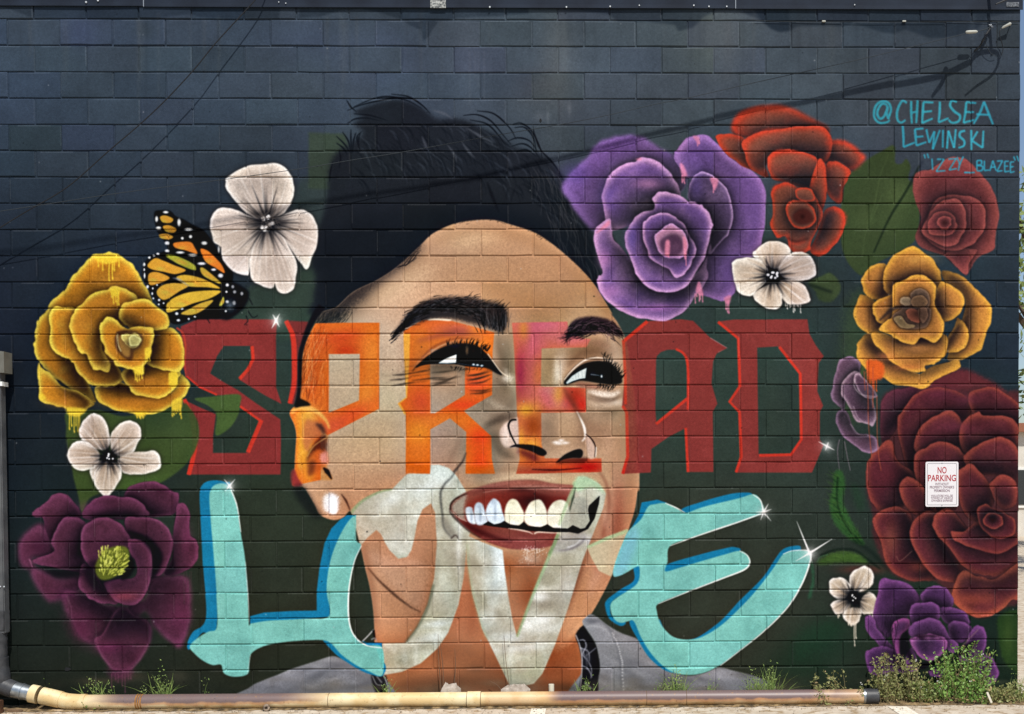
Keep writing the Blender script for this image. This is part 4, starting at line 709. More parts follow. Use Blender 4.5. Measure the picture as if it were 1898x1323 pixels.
    for s in ['590,770 615,770 612,855 585,855','760,110 800,115 800,160 780,140','870,370 920,380 905,440 885,420','680,280 705,300 725,360 690,350','780,1090 800,1020 825,1110','955,1130 1000,1110 985,1170','150,720 230,640 235,670 190,700','400,255 440,246 430,262','700,740 725,780 720,860 705,860']: fill(Z(K,s),PK,.8,1.4)
    for a in [(590,612,850,3,3,8),(690,710,360,3,8,18),(885,900,420,2,6,14),(770,825,1105,5,4,18),(965,990,1150,3,10,26),(705,722,850,2,10,22),(785,800,150,2,3,7)]:
        q=Z(K,f'{a[0]},{a[2]} {a[1]},{a[2]}'); drips(q[0][0],q[1][0],q[0][1]-2,a[3],a[4],a[5],PK,1.8,int(a[0]))
    # ---- bright red rose
    K=kI
    P=['55,210 80,130 160,75 300,50 450,75 560,135 660,190 640,250 400,300 200,260 110,250|w=13|k=.9|edge=1|soft=3','-50,250 0,235 100,240 150,300 180,430 290,500 150,445 60,390 -10,320|k=.8','610,330 640,290 700,272 780,285 870,345 900,385 850,440 800,465 740,410 640,415|k=.9|soft=3','125,275 250,215 420,190 540,180 640,190 690,280 660,400 560,420 280,420 290,505 180,455 135,350|w=10',
       '645,440 700,400 770,430 805,480 765,560 740,670 660,610|k=.8','280,410 310,350 400,333 520,350 605,395 645,460 640,560 600,600 420,545 310,510|w=8','600,400 640,430 655,560 650,640 600,760 520,700 540,600|k=.3|sh=.3',
       '550,970 600,850 640,720 700,690 760,720 772,790 745,880 690,950 620,1000|k=.9','305,620 325,560 400,540 480,570 540,575 600,660 625,760 560,900 545,960 480,988 425,962 400,880 335,885 298,800 320,730|w=6|k=.7','395,700 440,650 520,655 580,715 575,800 500,832 430,795|w=4|k=.7','455,590 500,570 560,590 570,650 480,650|w=3|k=.4']
    fl(K,P,'c23e28','8a4a3a','26222a','490,750',w=8,k=1,lo=.05,hi=.9,sh=.7,shw=8,am=1.)
    fill(Z(K,'440,750 480,705 540,710 575,770 530,800 470,795'),'4a1e1c',.9,2); glow(*Z(K,'500,750')[0],4,4,'2e1212',.9)
    for s in ['100,240 70,170 120,100 240,60','150,270 260,215 420,190','300,380 350,340 480,345','650,290 760,285 860,340','400,860 440,920 520,905','310,600 340,560 420,545','700,700 765,740 770,800']: stroke(Z(K,s),'cc3a26',5,3,.6,2.5,wm=7)
    stroke(Z(K,'410,885 460,910 540,890'),'2c1a1c',4,3,.8,2)
    white_flower(kH,['1140,860 1160,820 1230,775 1300,772 1360,800 1375,850 1350,900 1290,940 1220,920','1350,860 1420,840 1480,850 1520,900 1535,970 1490,1010 1420,1020 1340,1000 1300,950','1310,1020 1400,1020 1460,1050 1495,1120 1480,1155 1400,1165 1340,1150 1300,1080','1250,1040 1300,1050 1320,1130 1310,1180 1270,1195 1200,1175 1150,1130 1150,1090','1008,920 1030,885 1110,875 1180,885 1220,930 1240,1000 1180,1060 1130,1110 1060,1100 1030,1050 1015,980'],'1260,985',.9,12,54,12)
    # ---- burgundy rose
    K=kK
    fill(Z(K,'370,200 420,120 600,80 780,10 900,60 1000,120 1110,220 1110,1100 1000,1230 880,1282 800,1240 740,1180 640,1090 500,1090 400,1020 330,860 330,760 300,600 370,400'),'4a262b',.97,3)
    fill(Z(K,'600,90 760,15 900,55 1000,120 1100,225 1060,160 900,100 760,120'),'6e2c33',.7,4)
    P=['370,200 400,140 480,110 560,110 500,220 460,300 400,380 372,360|mid=512a38|rim=5c2c3a','455,290 480,220 560,130 680,105 790,140 832,200 800,280 600,330 560,600 500,520|w=7','815,150 900,105 980,120 1095,215 1102,330 1000,290 860,245|w=7','540,390 570,310 650,250 730,222 780,280 800,440 700,460 560,440','780,300 860,230 900,250 1000,250 1060,280 1076,360 1062,440 980,440 800,450',
       '296,600 300,500 340,430 420,378 460,480 550,560 500,700 400,742 330,705','540,460 600,410 660,378 740,395 790,440 835,520 720,720 610,720 560,600','795,470 820,430 880,390 980,358 1060,400 1092,500 1088,600 1000,560 850,545','463,620 500,560 560,590 650,700 640,780 520,742|k=.6','328,790 360,740 450,715 530,760 560,920 650,1070 600,1092 500,1085 410,1020 370,900|w=9',
       '755,560 780,520 830,495 900,560 950,640 945,700 870,790 790,740','930,590 1000,548 1060,590 1064,690 1000,730 955,680','520,860 550,770 640,740 670,860 730,940 800,1050 760,1102 640,1065 560,960|w=9','638,790 660,745 740,735 900,900 1098,860 1090,980 1040,1030 960,1065 900,1060 800,1030 720,920 660,860|w=9','728,840 800,838 870,790 1000,850 1098,840 1070,910 960,952 860,930 760,890|w=7',
       '735,1185 750,1110 790,1040 860,1065 960,1078 1105,990 1105,1170 1040,1190 1000,1230 900,1282 800,1255|w=12|rim=a04a38|k=.7','860,740 900,698 945,725 1010,745 1055,790 1045,860 960,875 890,830|w=4','890,780 930,745 990,765 985,810 925,825|w=3']
    fl(K,P,'863a33','5c2630','1e171f','940,770',w=9,k=.92,lo=.15,hi=.95,sh=.74,shw=8,am=1.2)
    for g in [(1745,730,30,12,'6a2c40',.5),(1790,740,20,10,'6c2e44',.5),(1770,790,30,10,'6e2c40',.5),(1640,880,20,24,'6c2834',.6),(1650,1000,14,30,'96503c',.5),(1600,1055,40,8,'943a30',.5),(1800,1110,50,12,'9c4634',.6),(1700,1050,20,10,'8c3a30',.5),(1840,1010,30,16,'7c2f35',.5)]: glow(*g)
    for q,s in ((Z(K,'940,780')[0],4),): glow(q[0],q[1],s,s,'2a1216',.9); stroke([q+(-6,-4),q+(0,2),q+(8,-3)],'2a1216',1.5,1,.9,.6)
    stroke(Z(K,'450,965 470,990 530,940'),'9a6a5a',1,.8,.7,.6)
    # ---- orange rose
    K=kJ
    leaf(Z((1498,680,2.755),'270,-60 300,-90 290,0 250,60 200,40'),'3c4d2c','4c5c38')
    P=['1090,280 1150,275 1250,310 1330,380 1400,450 1490,550 1498,650 1450,790 1420,900 1350,950 1240,1000 1140,990 1220,800 1280,500 1130,370|k=.95|w=9','400,900 420,840 500,785 580,900 700,1020 900,1120 960,1080 1100,1025 1225,1005 1242,1060 1160,1110 1050,1160 950,1235 820,1212 700,1195 580,1130 480,1080 412,1000|w=9','1105,930 1150,800 1200,720 1220,655 1290,720 1312,790 1290,880 1240,930 1170,940|w=7',
       '368,620 400,520 440,468 540,520 620,700 570,770 480,775 400,710','440,330 490,255 560,218 635,225 660,350 660,480 560,512 480,470 438,400','612,330 640,230 720,130 850,68 930,110 1020,180 1080,280 1085,370 1050,420 900,400 720,460 645,455 620,400|w=9',
       '515,810 560,770 760,830 900,800 1125,800 1128,950 1060,1015 1000,1040 955,1050 960,1090 860,1098 740,1052 640,970 555,885|w=8','1020,530 1045,450 1085,360 1160,390 1260,460 1275,540 1225,640 1120,692 1070,640|w=7','527,580 550,520 640,485 720,460 800,600 740,680 600,705 545,640|w=6',
       '580,750 640,680 690,640 690,450 710,380 780,348 880,305 980,330 1042,400 1035,540 1090,650 1112,740 1080,820 1020,858 925,815 860,872 760,850 680,800|w=7|k=.5']
    fl(K,P,'d99a36','b97834','2a1e20','880,600',w=7,k=.95,lo=.25,hi=.95,sh=.74,shw=8,am=1.)
    B='4e3a30'
    for s,c in [('690,640 740,600 800,560 960,560 1005,610 975,720 900,745 780,742 720,700','5a4436'),('835,480 860,435 925,418 985,460 992,540 960,590 860,560','6a5240'),('750,530 770,490 825,490 850,540 800,560','8a7458'),('840,520 870,480 940,480 975,530 940,570 860,560','6e5238'),('800,600 850,580 900,610 910,690 860,690 820,660','8a4a34'),('900,590 960,570 980,640 940,700 910,660','5e4434'),('700,660 760,640 800,700 870,720 850,742 760,735','756040')]:
        petal(Z(K,s),col(c)*1.25,c,'2a1e1c',w=3,sh=.8,shw=2.5,seed=2,am=.6)
    glow(*Z(K,'860,600')[0],26,26,'2c1f1c',.4); glow(*Z(K,'880,620')[0],8,8,'1e1412',.5)
    stroke(Z(K,'580,680 700,580 820,565'),'2c2224',3,3,.8,1.5,wm=8)
    for g in [(1700,645,30,8,'d08844',.6),(1640,660,16,8,'d87a44',.5),(1700,480,30,10,'cc9a48',.4),(1680,680,30,6,'d07038',.5)]: glow(*g)
    fill(Z(K,'480,1010 540,1000 610,1030 620,1110 590,1160 500,1160 478,1100'),'e05a1e',.92,2); drips(*(Z(K,'490,0 560,0')[:,0]),440+1150/4.41,6,14,70,'d05020',2,5); 
    # ---- mauve rose
    K=kK
    P=['118,160 125,90 150,0 170,-45 230,-50 270,-10 250,60 200,120 185,210 160,205|rim=8a6a8a','140,260 160,215 200,230 240,330 330,350 360,400 345,430 290,432 230,400 165,340|rim=8c6a8c','165,130 190,60 240,20 280,60 320,150 350,250 330,300 300,290 240,270 200,190|k=.8','235,70 250,30 300,70 350,150 310,160 270,140|k=.6|w=3']
    fl(K,P,'a08498','5c4258','2c2830','330,150',w=5,k=.9,lo=.25,hi=.9,sh=.8,shw=6)
    stroke(Z(K,'240,60 235,100 270,140 340,152'),'c4b0bc',1.5,1,.8,.8); stroke(Z(K,'230,200 260,265 320,295'),'a890a4',1.5,1,.8,.8); stroke(Z(K,'215,290 260,345 330,350'),'9c8498',1.5,1,.7,.8)
    for s in ['160,370 150,430 160,530','185,380 200,460 215,530']: stroke(Z(K,s),'8f7a8c',1.4,1,.7,.5)
    for s in ['300,0 310,300 325,470','350,150 355,400 372,530','330,0 330,210','285,20 290,120']: stroke(Z(K,s),'a84c34',1.6,1.4,.8,.5)
    # ---- leaves low right
    for s,v in [('110,700 125,620 135,540 170,530 190,600 180,690 230,800 290,910 200,870 130,790','150,560 150,700 200,820 280,905')]:
        fill(Z(K,s),'2f5a2c',.9,2); hairs(Z(K,v),160,22,(190,240),'3f632d',2.2,3,.32,14,.1,4,'16301a'); stroke(Z(K,v),'14281a',3,1.5,.8,1.2)
    fill(Z(K,'220,600 260,620 285,690 270,740 240,700'),'24402c',.6,4)
    fill(Z(kR,'360,180 420,120 520,90 640,100 740,165 650,175 560,168 450,178'),'3e6028',.9,3); hairs(Z(kR,'420,150 560,110 700,150'),90,20,(0,20),'48692f',2.2,7,.25,8,.05,5)
    stroke(Z(kR,'380,120 500,75 640,80 740,150 830,220'),'12201a',4,3,.8,1.5); stroke(Z(kR,'320,170 330,300 300,440'),'2a6a48',3,5,.7,2); stroke(Z(kR,'360,170 380,130 440,110'),'4c8a5c',1,1,.7,.6)
    stroke(Z(kR,'620,0 760,90 900,240'),'0f1a18',6,4,.6,3); glow(1530,1190,60,50,'173426',.6); glow(1480,1230,60,40,'14301f',.5)
    fill(Z(kR,'180,770 240,690 330,640 470,600 560,640 480,740 300,850 200,900'),'1c3a28',.6,8)
    fill(Z(kR,'1712,570 1890,560 1895,1080 1860,1040 1830,980 1760,920 1725,830 1705,700'),'26401f',.95,2); glow(1868,1180,12,40,'3a5326',.7)
    # ---- small white flower low right
    white_flower(kR,['600,290 620,240 680,210 725,195 770,240 780,290 765,340 700,385 650,380 605,340','448,350 460,300 510,283 560,290 600,330 608,370 580,420 520,440 460,400','465,500 475,465 540,450 600,460 600,510 560,545 500,550','690,440 740,390 790,420 822,480 800,530 760,550 700,550 680,500','550,550 600,510 680,510 688,560 660,620 620,635 580,610'],'622,430',1.15,5,36,31,base='c9bca8',mid='a8927a')
    K=kR
    for a in [(590,620,625,3,3,6),(632,655,620,2,28,44),(510,525,550,2,4,12),(745,790,545,5,4,14)]:
        q=Z(K,f'{a[0]},{a[2]} {a[1]},{a[2]}'); drips(q[0][0],q[1][0],q[0][1]-2,a[3],a[4],a[5],'d8ccb8',1.8,int(a[0]))
    # ---- violet flower
    K=kQ
    P=['480,330 500,235 600,235 700,260 800,350 820,420 760,470 700,560 560,700 470,620 440,520|k=.75|w=9','370,540 430,540 480,640 560,740 680,860 600,850 520,790 440,720 385,640|k=.2','375,850 410,800 500,775 580,790 690,870 750,980 600,990 420,1000|k=.7','820,370 850,320 920,290 1000,290 1050,330 1090,420 1040,480 960,460 850,430|k=.8','980,480 1040,455 1130,470 1200,520 1220,600 1130,620 1030,590|k=.6','735,480 770,430 840,420 930,420 980,480 960,560 860,590 750,590|k=.8','1045,620 1090,575 1170,580 1225,610 1240,660 1180,740 1090,730|k=.8',
       '585,650 610,580 680,550 740,570 720,640 660,700 650,850 610,780|rim=8c4080|k=.4','1130,870 1200,720 1250,630 1300,605 1340,640 1358,720 1340,800 1290,900 1180,900|k=.3','1300,920 1340,840 1400,870 1440,930 1450,1030 1380,1100 1300,1080|k=.6','700,880 720,820 760,800 800,960 720,980|k=.4','720,640 780,580 870,548 960,560 1020,620 1060,700 1130,760 1090,830 1000,760 880,680 760,700|k=.3|w=7','885,980 940,960 1020,960 1010,1020 920,1020|k=.3','735,730 780,700 880,680 960,690 1030,720 1030,790 980,860 880,892 790,840|k=.5|w=7|rim=8a4a86']
    fl(K,P,'74407e','4a2a56','1c1622','870,760',w=6,k=.75,lo=.35,hi=1,sh=.74,shw=7,am=1.)
    fill(Z(K,'650,720 720,650 740,800 800,900 950,900 850,960 770,940 700,850 665,860'),'15101a',.85,2); fill(Z(K,'775,690 870,682 960,690 1000,720 900,705 840,720'),'1c101e',.85,1.5)
    for x in (880,960): glow(*Z(K,f'{x},710')[0],7,4,'8a5088',.7)
    fill(Z(K,'1115,830 1150,780 1250,730 1280,750 1240,780 1160,850'),'17111a',.85,1.5); stroke(Z(K,'1120,810 1200,730 1290,640'),'8c6a72',1.5,1.5,.8,.8); hairs(Z(K,'560,520 590,620 560,700'),50,24,(80,100),'1c1622',1.6,6,.5,8,.05,6)
    # ---- magenta flower
    K=kP
    P=['195,215 240,180 280,150 320,110 380,110 440,170 475,235 420,330 300,400 260,420 255,260 200,245|w=9','120,380 180,310 250,290 300,420 330,450 250,480 180,480 200,540 130,540 105,450|w=10|k=.5|soft=4','730,100 780,60 860,38 940,50 1010,95 1045,110 1040,170 1010,230 860,240 740,180|w=7','480,230 520,165 600,125 700,125 800,145 855,200 860,240 700,260 520,260|w=7','1010,360 1020,260 1040,170 1090,180 1110,240 1105,340 1150,380 1160,450 1130,530 1020,585 960,575 1010,480|w=7|k=.4',
       '330,320 370,255 440,250 505,290 480,400 490,560 300,540 190,500 310,450 300,390|w=7','180,550 260,560 340,600 470,600 470,660 400,700 300,740 250,700 210,640|w=7|k=.3|soft=4','875,600 1000,590 1060,588 1105,610 1115,720 1110,850 1080,960 1040,1010 980,960 900,880 870,810 840,790 790,830 755,800 760,760 860,720|w=9|k=.5|soft=3.5','360,700 450,680 600,760 690,780 640,900 660,1000 560,990 480,960 410,840|w=7|k=.7|soft=4',
       '550,960 600,930 700,770 800,830 870,860 885,930 860,1010 800,1100 740,1150 660,1140 600,1060|w=6|k=.8|soft=2.5','725,270 800,250 880,250 960,290 1005,360 1005,450 960,560 900,590 800,500|w=6|k=.7','460,640 480,520 540,560 600,640 690,740 640,752 560,740 500,700|w=6|k=.5','480,330 510,280 580,250 660,260 720,300 760,380 750,430 640,500 590,570 520,530 478,440|w=7|k=.35','610,640 650,620 780,600 800,540 790,500 760,460 750,380 830,380 880,440 885,560 860,680 800,750 720,755 660,720|w=7|k=.35']
    fl(K,P,'6e3556','52283e','120f18','690,520',w=7,k=.85,lo=.3,hi=.95,sh=.74,shw=8,am=1.)
    fill(Z(K,'740,330 800,335 880,370 940,440 950,500 910,590 880,590 890,480 840,400'),'120e18',.9,2.5); fill(Z(K,'480,530 600,500 700,600 620,640 660,735 560,690 500,620'),'120e18',.7,4); fill(Z(K,'700,600 760,470 790,540 740,610'),'0f0d14',.9,3)
    fill(Z(K,'1010,400 1020,560 960,580 1000,500'),'15111a',.8,3); fill(Z(K,'260,555 470,560 465,600 330,600'),'140f18',.8,4); fill(Z(K,'700,760 760,760 860,830 885,860 870,980 780,900 640,960 660,860'),'1c1220',.55,8)
    for g in [(230,1105,26,8,'8a3a4c',.7),(170,940,26,10,'6c3358',.5),(345,1000,10,26,'6a2e50',.6),(330,1140,22,26,'63284a',.6),(150,1160,20,26,'5c2444',.6),(120,1100,22,12,'5e284c',.5),(200,1200,26,12,'6a2850',.7),(70,1010,20,16,'4e1f3c',.6)]: glow(*g)
    stroke(Z(K,'190,540 170,490 190,520'),'9a5a7c',2,1,.8,.8)
    for s in ['480,440 478,330 520,270','860,680 885,560 880,450','300,390 330,320 375,255','1005,360 960,290 880,252','555,960 600,1060 660,1135','860,1010 800,1100 745,1150','380,690 410,760 420,850']: stroke(Z(K,s),'96587a',1,.8,.45,1,wm=2.2)
    fill(Z(K,'630,1130 700,1150 770,1130 770,1180 700,1200 650,1180'),'5e2446',.8,5); fill(Z(K,'240,640 300,740 340,740 380,840 460,960 500,980 460,900'),'5a2340',.5,8)
    drips(205,246,1248,7,8,38,'6c3a52',2,3,.6); drips(340,358,1058,4,20,60,'4a3a3e',1.6,8,.5)
    # yellow-green stamens
    fill(Z(K,'555,560 570,500 610,440 690,415 745,430 752,500 720,560 650,605 590,610'),'5c6420',1,1.5)
    r=random.Random(3)
    for i in range(170):
        q=Z(K,f'{r.uniform(580,742)},{r.uniform(430,590)}')[0]; d=q-Z(K,'600,620')[0]
        if ((q[0]-208)/29)**2+((q[1]-1043)/29)**2>1: continue
        u=d/(np.hypot(*d)+1)*r.uniform(5,9); a='b9c04a' if i%3 else ('8a9030' if i%2 else 'cdd062'); stroke([q,q+u*.5+(r.uniform(-.5,.5),0),q+u],a,1.2,2.6,.95,.5)
    for i in range(40):
        q=Z(K,f'{r.uniform(590,730)},{r.uniform(440,590)}')[0]; stroke([q,q+(r.uniform(1,3),-r.uniform(3,6))],'23280c',1,.6,.8,.4,sm=False)

def lettering():
    T='2f97b0'
    def W_(K,S,w=3.2,a=.88,c=T):
        for s in S: stroke(Z(K,s),c,w*1.25,w*1.05,a,.6,wm=w*1.45,sm=len(s.split())>2)
    K=k4
    W_(K,['935,770 930,740 900,725 870,760 862,800 880,830 905,820 925,780 935,745 930,800 940,830 950,800','945,810 958,770 945,725 905,708 860,730 840,780 845,830 880,860 930,855 950,840'],3.4)
    W_(K,['1070,720 1040,705 1015,740 1000,790 1005,840 1030,858 1060,840','1100,705 1100,790 1105,865','1145,700 1140,790 1135,862','1100,790 1140,780','1185,715 1180,790 1175,865','1185,715 1255,718','1180,785 1245,778','1175,862 1250,830','1300,712 1298,790 1290,855','1290,858 1360,828'],3.4)
    W_(K,['1420,715 1385,705 1372,740 1400,780 1440,810 1430,850 1385,860 1360,840','1485,715 1478,790 1465,862','1485,715 1555,722','1478,785 1540,785','1465,860 1540,840','1610,712 1580,790 1535,868','1610,712 1640,790 1672,872','1555,800 1650,805'],3.4)
    W_(K,['1040,880 1045,960 1045,1030','1045,1030 1125,998','1125,905 1130,960 1135,1020','1125,905 1185,900','1130,960 1185,955','1135,1020 1205,995','1205,905 1225,1000','1225,1000 1262,920','1262,920 1250,1045','1250,1045 1300,910','1322,910 1320,1035','1350,1040 1360,915','1360,915 1400,1035','1400,1035 1412,905','1478,915 1445,925 1440,955 1470,985 1468,1020 1430,1035','1520,910 1522,1050','1565,920 1525,985','1525,985 1600,1035','1600,1035 1605,915'],3.3)
    W_(K,['1190,1080 1198,1110','1212,1075 1222,1108','1245,1110 1250,1190','1280,1115 1330,1115','1330,1115 1275,1200','1275,1200 1340,1195','1360,1115 1415,1110','1415,1110 1365,1190','1365,1190 1420,1180','1420,1100 1440,1150','1465,1095 1440,1150 1430,1195'],2.6,.8)
    W_(K,['1470,1208 1545,1208','1560,1125 1560,1195','1560,1125 1590,1125 1590,1150 1560,1158','1560,1158 1598,1165 1595,1192 1560,1198','1612,1125 1612,1195','1612,1195 1645,1190','1672,1125 1650,1198','1672,1125 1695,1195','1658,1172 1690,1170','1700,1128 1740,1125','1740,1125 1700,1200','1700,1200 1740,1195','1755,1130 1755,1205','1755,1130 1785,1128','1755,1165 1780,1162','1755,1203 1788,1198','1795,1135 1795,1210','1795,1135 1822,1132','1795,1170 1818,1165','1795,1208 1825,1200','1818,1095 1830,1125','1840,1090 1855,1130'],2.4,.9)

def finish():
    "age of the paint: mottling, grime near the ground, chips"
    CV[:] *= (1+.06*N3+.05*N2+.022*N1)[..., None]
    r=random.Random(11)
    for i in range(240):
        x,y=r.uniform(0,1890),r.uniform(20,1280); glow(x,y,r.uniform(.5,1.4),r.uniform(.5,1.6),r.choice(['0c1014','0c1014','b8bcc0']),r.uniform(.3,.8))
    for i in range(90):
        x=r.uniform(-20,1900); glow(x,1285-abs(r.gauss(0,16)),r.uniform(8,40),r.uniform(3,14),r.choice(['6a5a44','3a3228','8a7a62']),r.uniform(.08,.3))
    for i in range(60):
        x=r.uniform(0,1890); y=r.uniform(18,40); stroke([(x,y),(x+r.uniform(-2,2),y+40),(x,y+r.uniform(50,190))],r.choice(['1c242e','5c646c','2a3038','66645e']),r.uniform(3,9),2,r.uniform(.05,.2),2.5)
    D=CV-np.stack([blur(CV[...,k],28) for k in range(3)],-1); F=np.clip(.08+.26*MF,0,.34)[...,None]; CV[:]=np.clip(CV+D*F,0,1)
    D=CV-np.stack([blur(CV[...,k],3) for k in range(3)],-1); CV[:]=np.clip(CV+D*.15,0,1)
    L=CV.mean(2,keepdims=True); M_=CV.max(2,keepdims=True); s_=(M_-CV.min(2,keepdims=True))/(M_+.05); CV[:]=L+(CV-L)*(.83+.05*s_)
    CV[:]=CV*.9+.1*ss(CV,0,1)*1.0
    np.clip(CV,0,1,out=CV)
def paint_all():
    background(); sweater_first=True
    hair(); face(); sweater(); letters(); features(); mouth(); love(); flowers(); lettering(); finish()
# ---------------------------------------------------------------- scene helpers
def at(px, py, Y=0.):
    "point of the photograph on the vertical plane y = Y"
    c = Vector(((px-949)/1898+SHX, (661.5-py)/1898+SHY, -LENS/36)); d = CR @ c; t = (Y-CAM_POS[1])/d.y
    return Vector(CAM_POS)+d*t
def atz(px, py, z=0.):
    c = Vector(((px-949)/1898+SHX, (661.5-py)/1898+SHY, -LENS/36)); d = CR @ c; t = (z-CAM_POS[2])/d.z
    return Vector(CAM_POS)+d*t
def proj(X, z, Y=0.):
    R = np.array(CR); c = np.stack([X-CAM_POS[0], np.full_like(X, Y-CAM_POS[1]), z-CAM_POS[2]], -1) @ R
    d = -c[..., 2]; return 949+1898*(LENS/36*c[..., 0]/d-SHX), 661.5-1898*(LENS/36*c[..., 1]/d-SHY)
class MB:
    def __init__(s): s.v = []; s.f = []; s.smooth = False
    def add(s, v, f):
        n = len(s.v); s.v += [tuple(p) for p in v]; s.f += [tuple(i+n for i in q) for q in f]; return s
    def box(s, x0, x1, y0, y1, z0, z1, M=None, b=0):
        if b:
            bm = bmesh.new(); bmesh.ops.create_cube(bm, size=1)
            for q in bm.verts: q.co = Vector(((x0+x1)/2+q.co.x*(x1-x0), (y0+y1)/2+q.co.y*(y1-y0), (z0+z1)/2+q.co.z*(z1-z0)))
            bmesh.ops.bevel(bm, geom=bm.edges[:], offset=b, segments=2, affect='EDGES'); bm.verts.index_update()
            v = [q.co.copy() for q in bm.verts]; f = [[q.index for q in p.verts] for p in bm.faces]; bm.free()
        else:
            v = [Vector(p) for p in ((x0,y0,z0),(x1,y0,z0),(x1,y1,z0),(x0,y1,z0),(x0,y0,z1),(x1,y0,z1),(x1,y1,z1),(x0,y1,z1))]
            f = [(0,3,2,1),(4,5,6,7),(0,1,5,4),(1,2,6,5),(2,3,7,6),(3,0,4,7)]
        return s.add([M@p for p in v] if M else v, f)
    def tube(s, pts, r, n=16, cap=True, prof=None):
        pts = [Vector(p) for p in pts]; m = len(pts); rs = r if isinstance(r, (list, tuple)) else [r]*m
        t0 = (pts[1]-pts[0]).normalized(); u = t0.orthogonal().normalized(); v = []; f = []
        for i, p in enumerate(pts):
            t = ((pts[min(i+1, m-1)]-p).normalized()+(p-pts[max(i-1, 0)]).normalized())
            t = t.normalized() if t.length > 1e-9 else t0
            u = (u-t*u.dot(t)).normalized(); w_ = t.cross(u)
            for k in range(n):
                a = 2*math.pi*k/n; v.append(p+(u*math.cos(a)+w_*math.sin(a))*rs[i])
        for i in range(m-1):
            for k in range(n): f.append((i*n+k, i*n+(k+1)%n, (i+1)*n+(k+1)%n, (i+1)*n+k))
        if cap: f += [tuple(range(n))[::-1], tuple((m-1)*n+k for k in range(n))]
        s.smooth = True; return s.add(v, f)
    def build(s, name, mat, parent=None, loc=None, smooth=None, **props):
        me = bpy.data.meshes.new(name); me.from_pydata(s.v, [], s.f); me.validate(); me.update()
        if (s.smooth if smooth is None else smooth):
            me.polygons.foreach_set('use_smooth', [True]*len(me.polygons))
            try: me.set_sharp_from_angle(angle=math.radians(40))
            except Exception: pass
        me.materials.append(mat); o = bpy.data.objects.new(name, me); COL.objects.link(o)
        if parent: o.parent = parent
        if loc is not None: o.location = loc
        for k, x in props.items(): o[k] = x
        return o
def thing(name, label, cat, loc=(0,0,0), group=None):
    o = bpy.data.objects.new(name, None); COL.objects.link(o); o.location = loc; o.empty_display_size = .1
    o['label'] = label; o['category'] = cat
    if group: o['group'] = group
    return o
def tag(o, label, cat, group=None):
    o['label'] = label; o['category'] = cat
    if group: o['group'] = group
    return o
def lin(h):
    if isinstance(h, str): h = tuple(int(h[i:i+2], 16)/255 for i in (0, 2, 4))
    return tuple((c/12.92 if c <= .04045 else ((c+.055)/1.055)**2.4) for c in h)+(1,)
def mat(name, c, rough=.7, metal=0, c2=None, sc=8, bump=0, bsc=60, spec=.4, mix=.5, c3=None, sc3=2):
    m = bpy.data.materials.new(name); m.use_nodes = True; N = m.node_tree; P = N.nodes['Principled BSDF']
    P.inputs['Roughness'].default_value = rough; P.inputs['Metallic'].default_value = metal; P.inputs['Specular IOR Level'].default_value = spec
    P.inputs['Base Color'].default_value = c if not isinstance(c, str) else lin(c)
    geo = N.nodes.new('ShaderNodeNewGeometry'); last = None
    if c2:
        n = N.nodes.new('ShaderNodeTexNoise'); n.inputs['Scale'].default_value = sc; n.inputs['Detail'].default_value = 6; N.links.new(geo.outputs['Position'], n.inputs['Vector'])
        r = N.nodes.new('ShaderNodeValToRGB'); r.color_ramp.elements[0].position = mix-.14; r.color_ramp.elements[1].position = mix+.14
        r.color_ramp.elements[0].color = lin(c) if isinstance(c, str) else c; r.color_ramp.elements[1].color = lin(c2) if isinstance(c2, str) else c2
        N.links.new(n.outputs['Fac'], r.inputs['Fac']); last = r.outputs['Color']
        if c3:
            n3 = N.nodes.new('ShaderNodeTexNoise'); n3.inputs['Scale'].default_value = sc3; n3.inputs['Detail'].default_value = 4; N.links.new(geo.outputs['Position'], n3.inputs['Vector'])
            mp = N.nodes.new('ShaderNodeMapRange'); mp.inputs[1].default_value = .5; mp.inputs[2].default_value = .66; N.links.new(n3.outputs['Fac'], mp.inputs[0])
            mx = N.nodes.new('ShaderNodeMixRGB'); N.links.new(mp.outputs[0], mx.inputs[0]); N.links.new(last, mx.inputs[1]); mx.inputs[2].default_value = lin(c3); last = mx.outputs[0]
        N.links.new(last, P.inputs['Base Color'])
    if bump:
        n = N.nodes.new('ShaderNodeTexNoise'); n.inputs['Scale'].default_value = bsc; n.inputs['Detail'].default_value = 5; N.links.new(geo.outputs['Position'], n.inputs['Vector'])
        b = N.nodes.new('ShaderNodeBump'); b.inputs['Strength'].default_value = bump; b.inputs['Distance'].default_value = .004
        N.links.new(n.outputs['Fac'], b.inputs['Height']); N.links.new(b.outputs[0], P.inputs['Normal'])
    return m

# ---------------------------------------------------------------- bake the painted colours into a wall-aligned image
paint_all()
TX0, TX1, TZ0, TZ1, PPM = -5.2, 4.2, -.35, 5.75, 250
TW, TH = int((TX1-TX0)*PPM), int((TZ1-TZ0)*PPM)
gx, gz = np.meshgrid(TX0+(np.arange(TW)+.5)/PPM, TZ0+(np.arange(TH)+.5)/PPM)
u_, v_ = proj(gx, gz); u_ = np.clip(u_+OX-.5, 0, PW-2.001); v_ = np.clip(v_+OY-.5, 0, PH-2.001)
i_ = u_.astype(int); j_ = v_.astype(int); fu = (u_-i_)[..., None]; fv = (v_-j_)[..., None]
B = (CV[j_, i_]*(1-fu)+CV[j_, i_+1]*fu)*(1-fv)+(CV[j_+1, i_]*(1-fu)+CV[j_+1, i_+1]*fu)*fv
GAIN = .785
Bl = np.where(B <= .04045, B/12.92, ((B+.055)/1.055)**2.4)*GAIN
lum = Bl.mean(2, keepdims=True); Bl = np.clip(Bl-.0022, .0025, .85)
Bs = np.where(Bl <= .0031308, Bl*12.92, 1.055*Bl**(1/2.4)-.055)
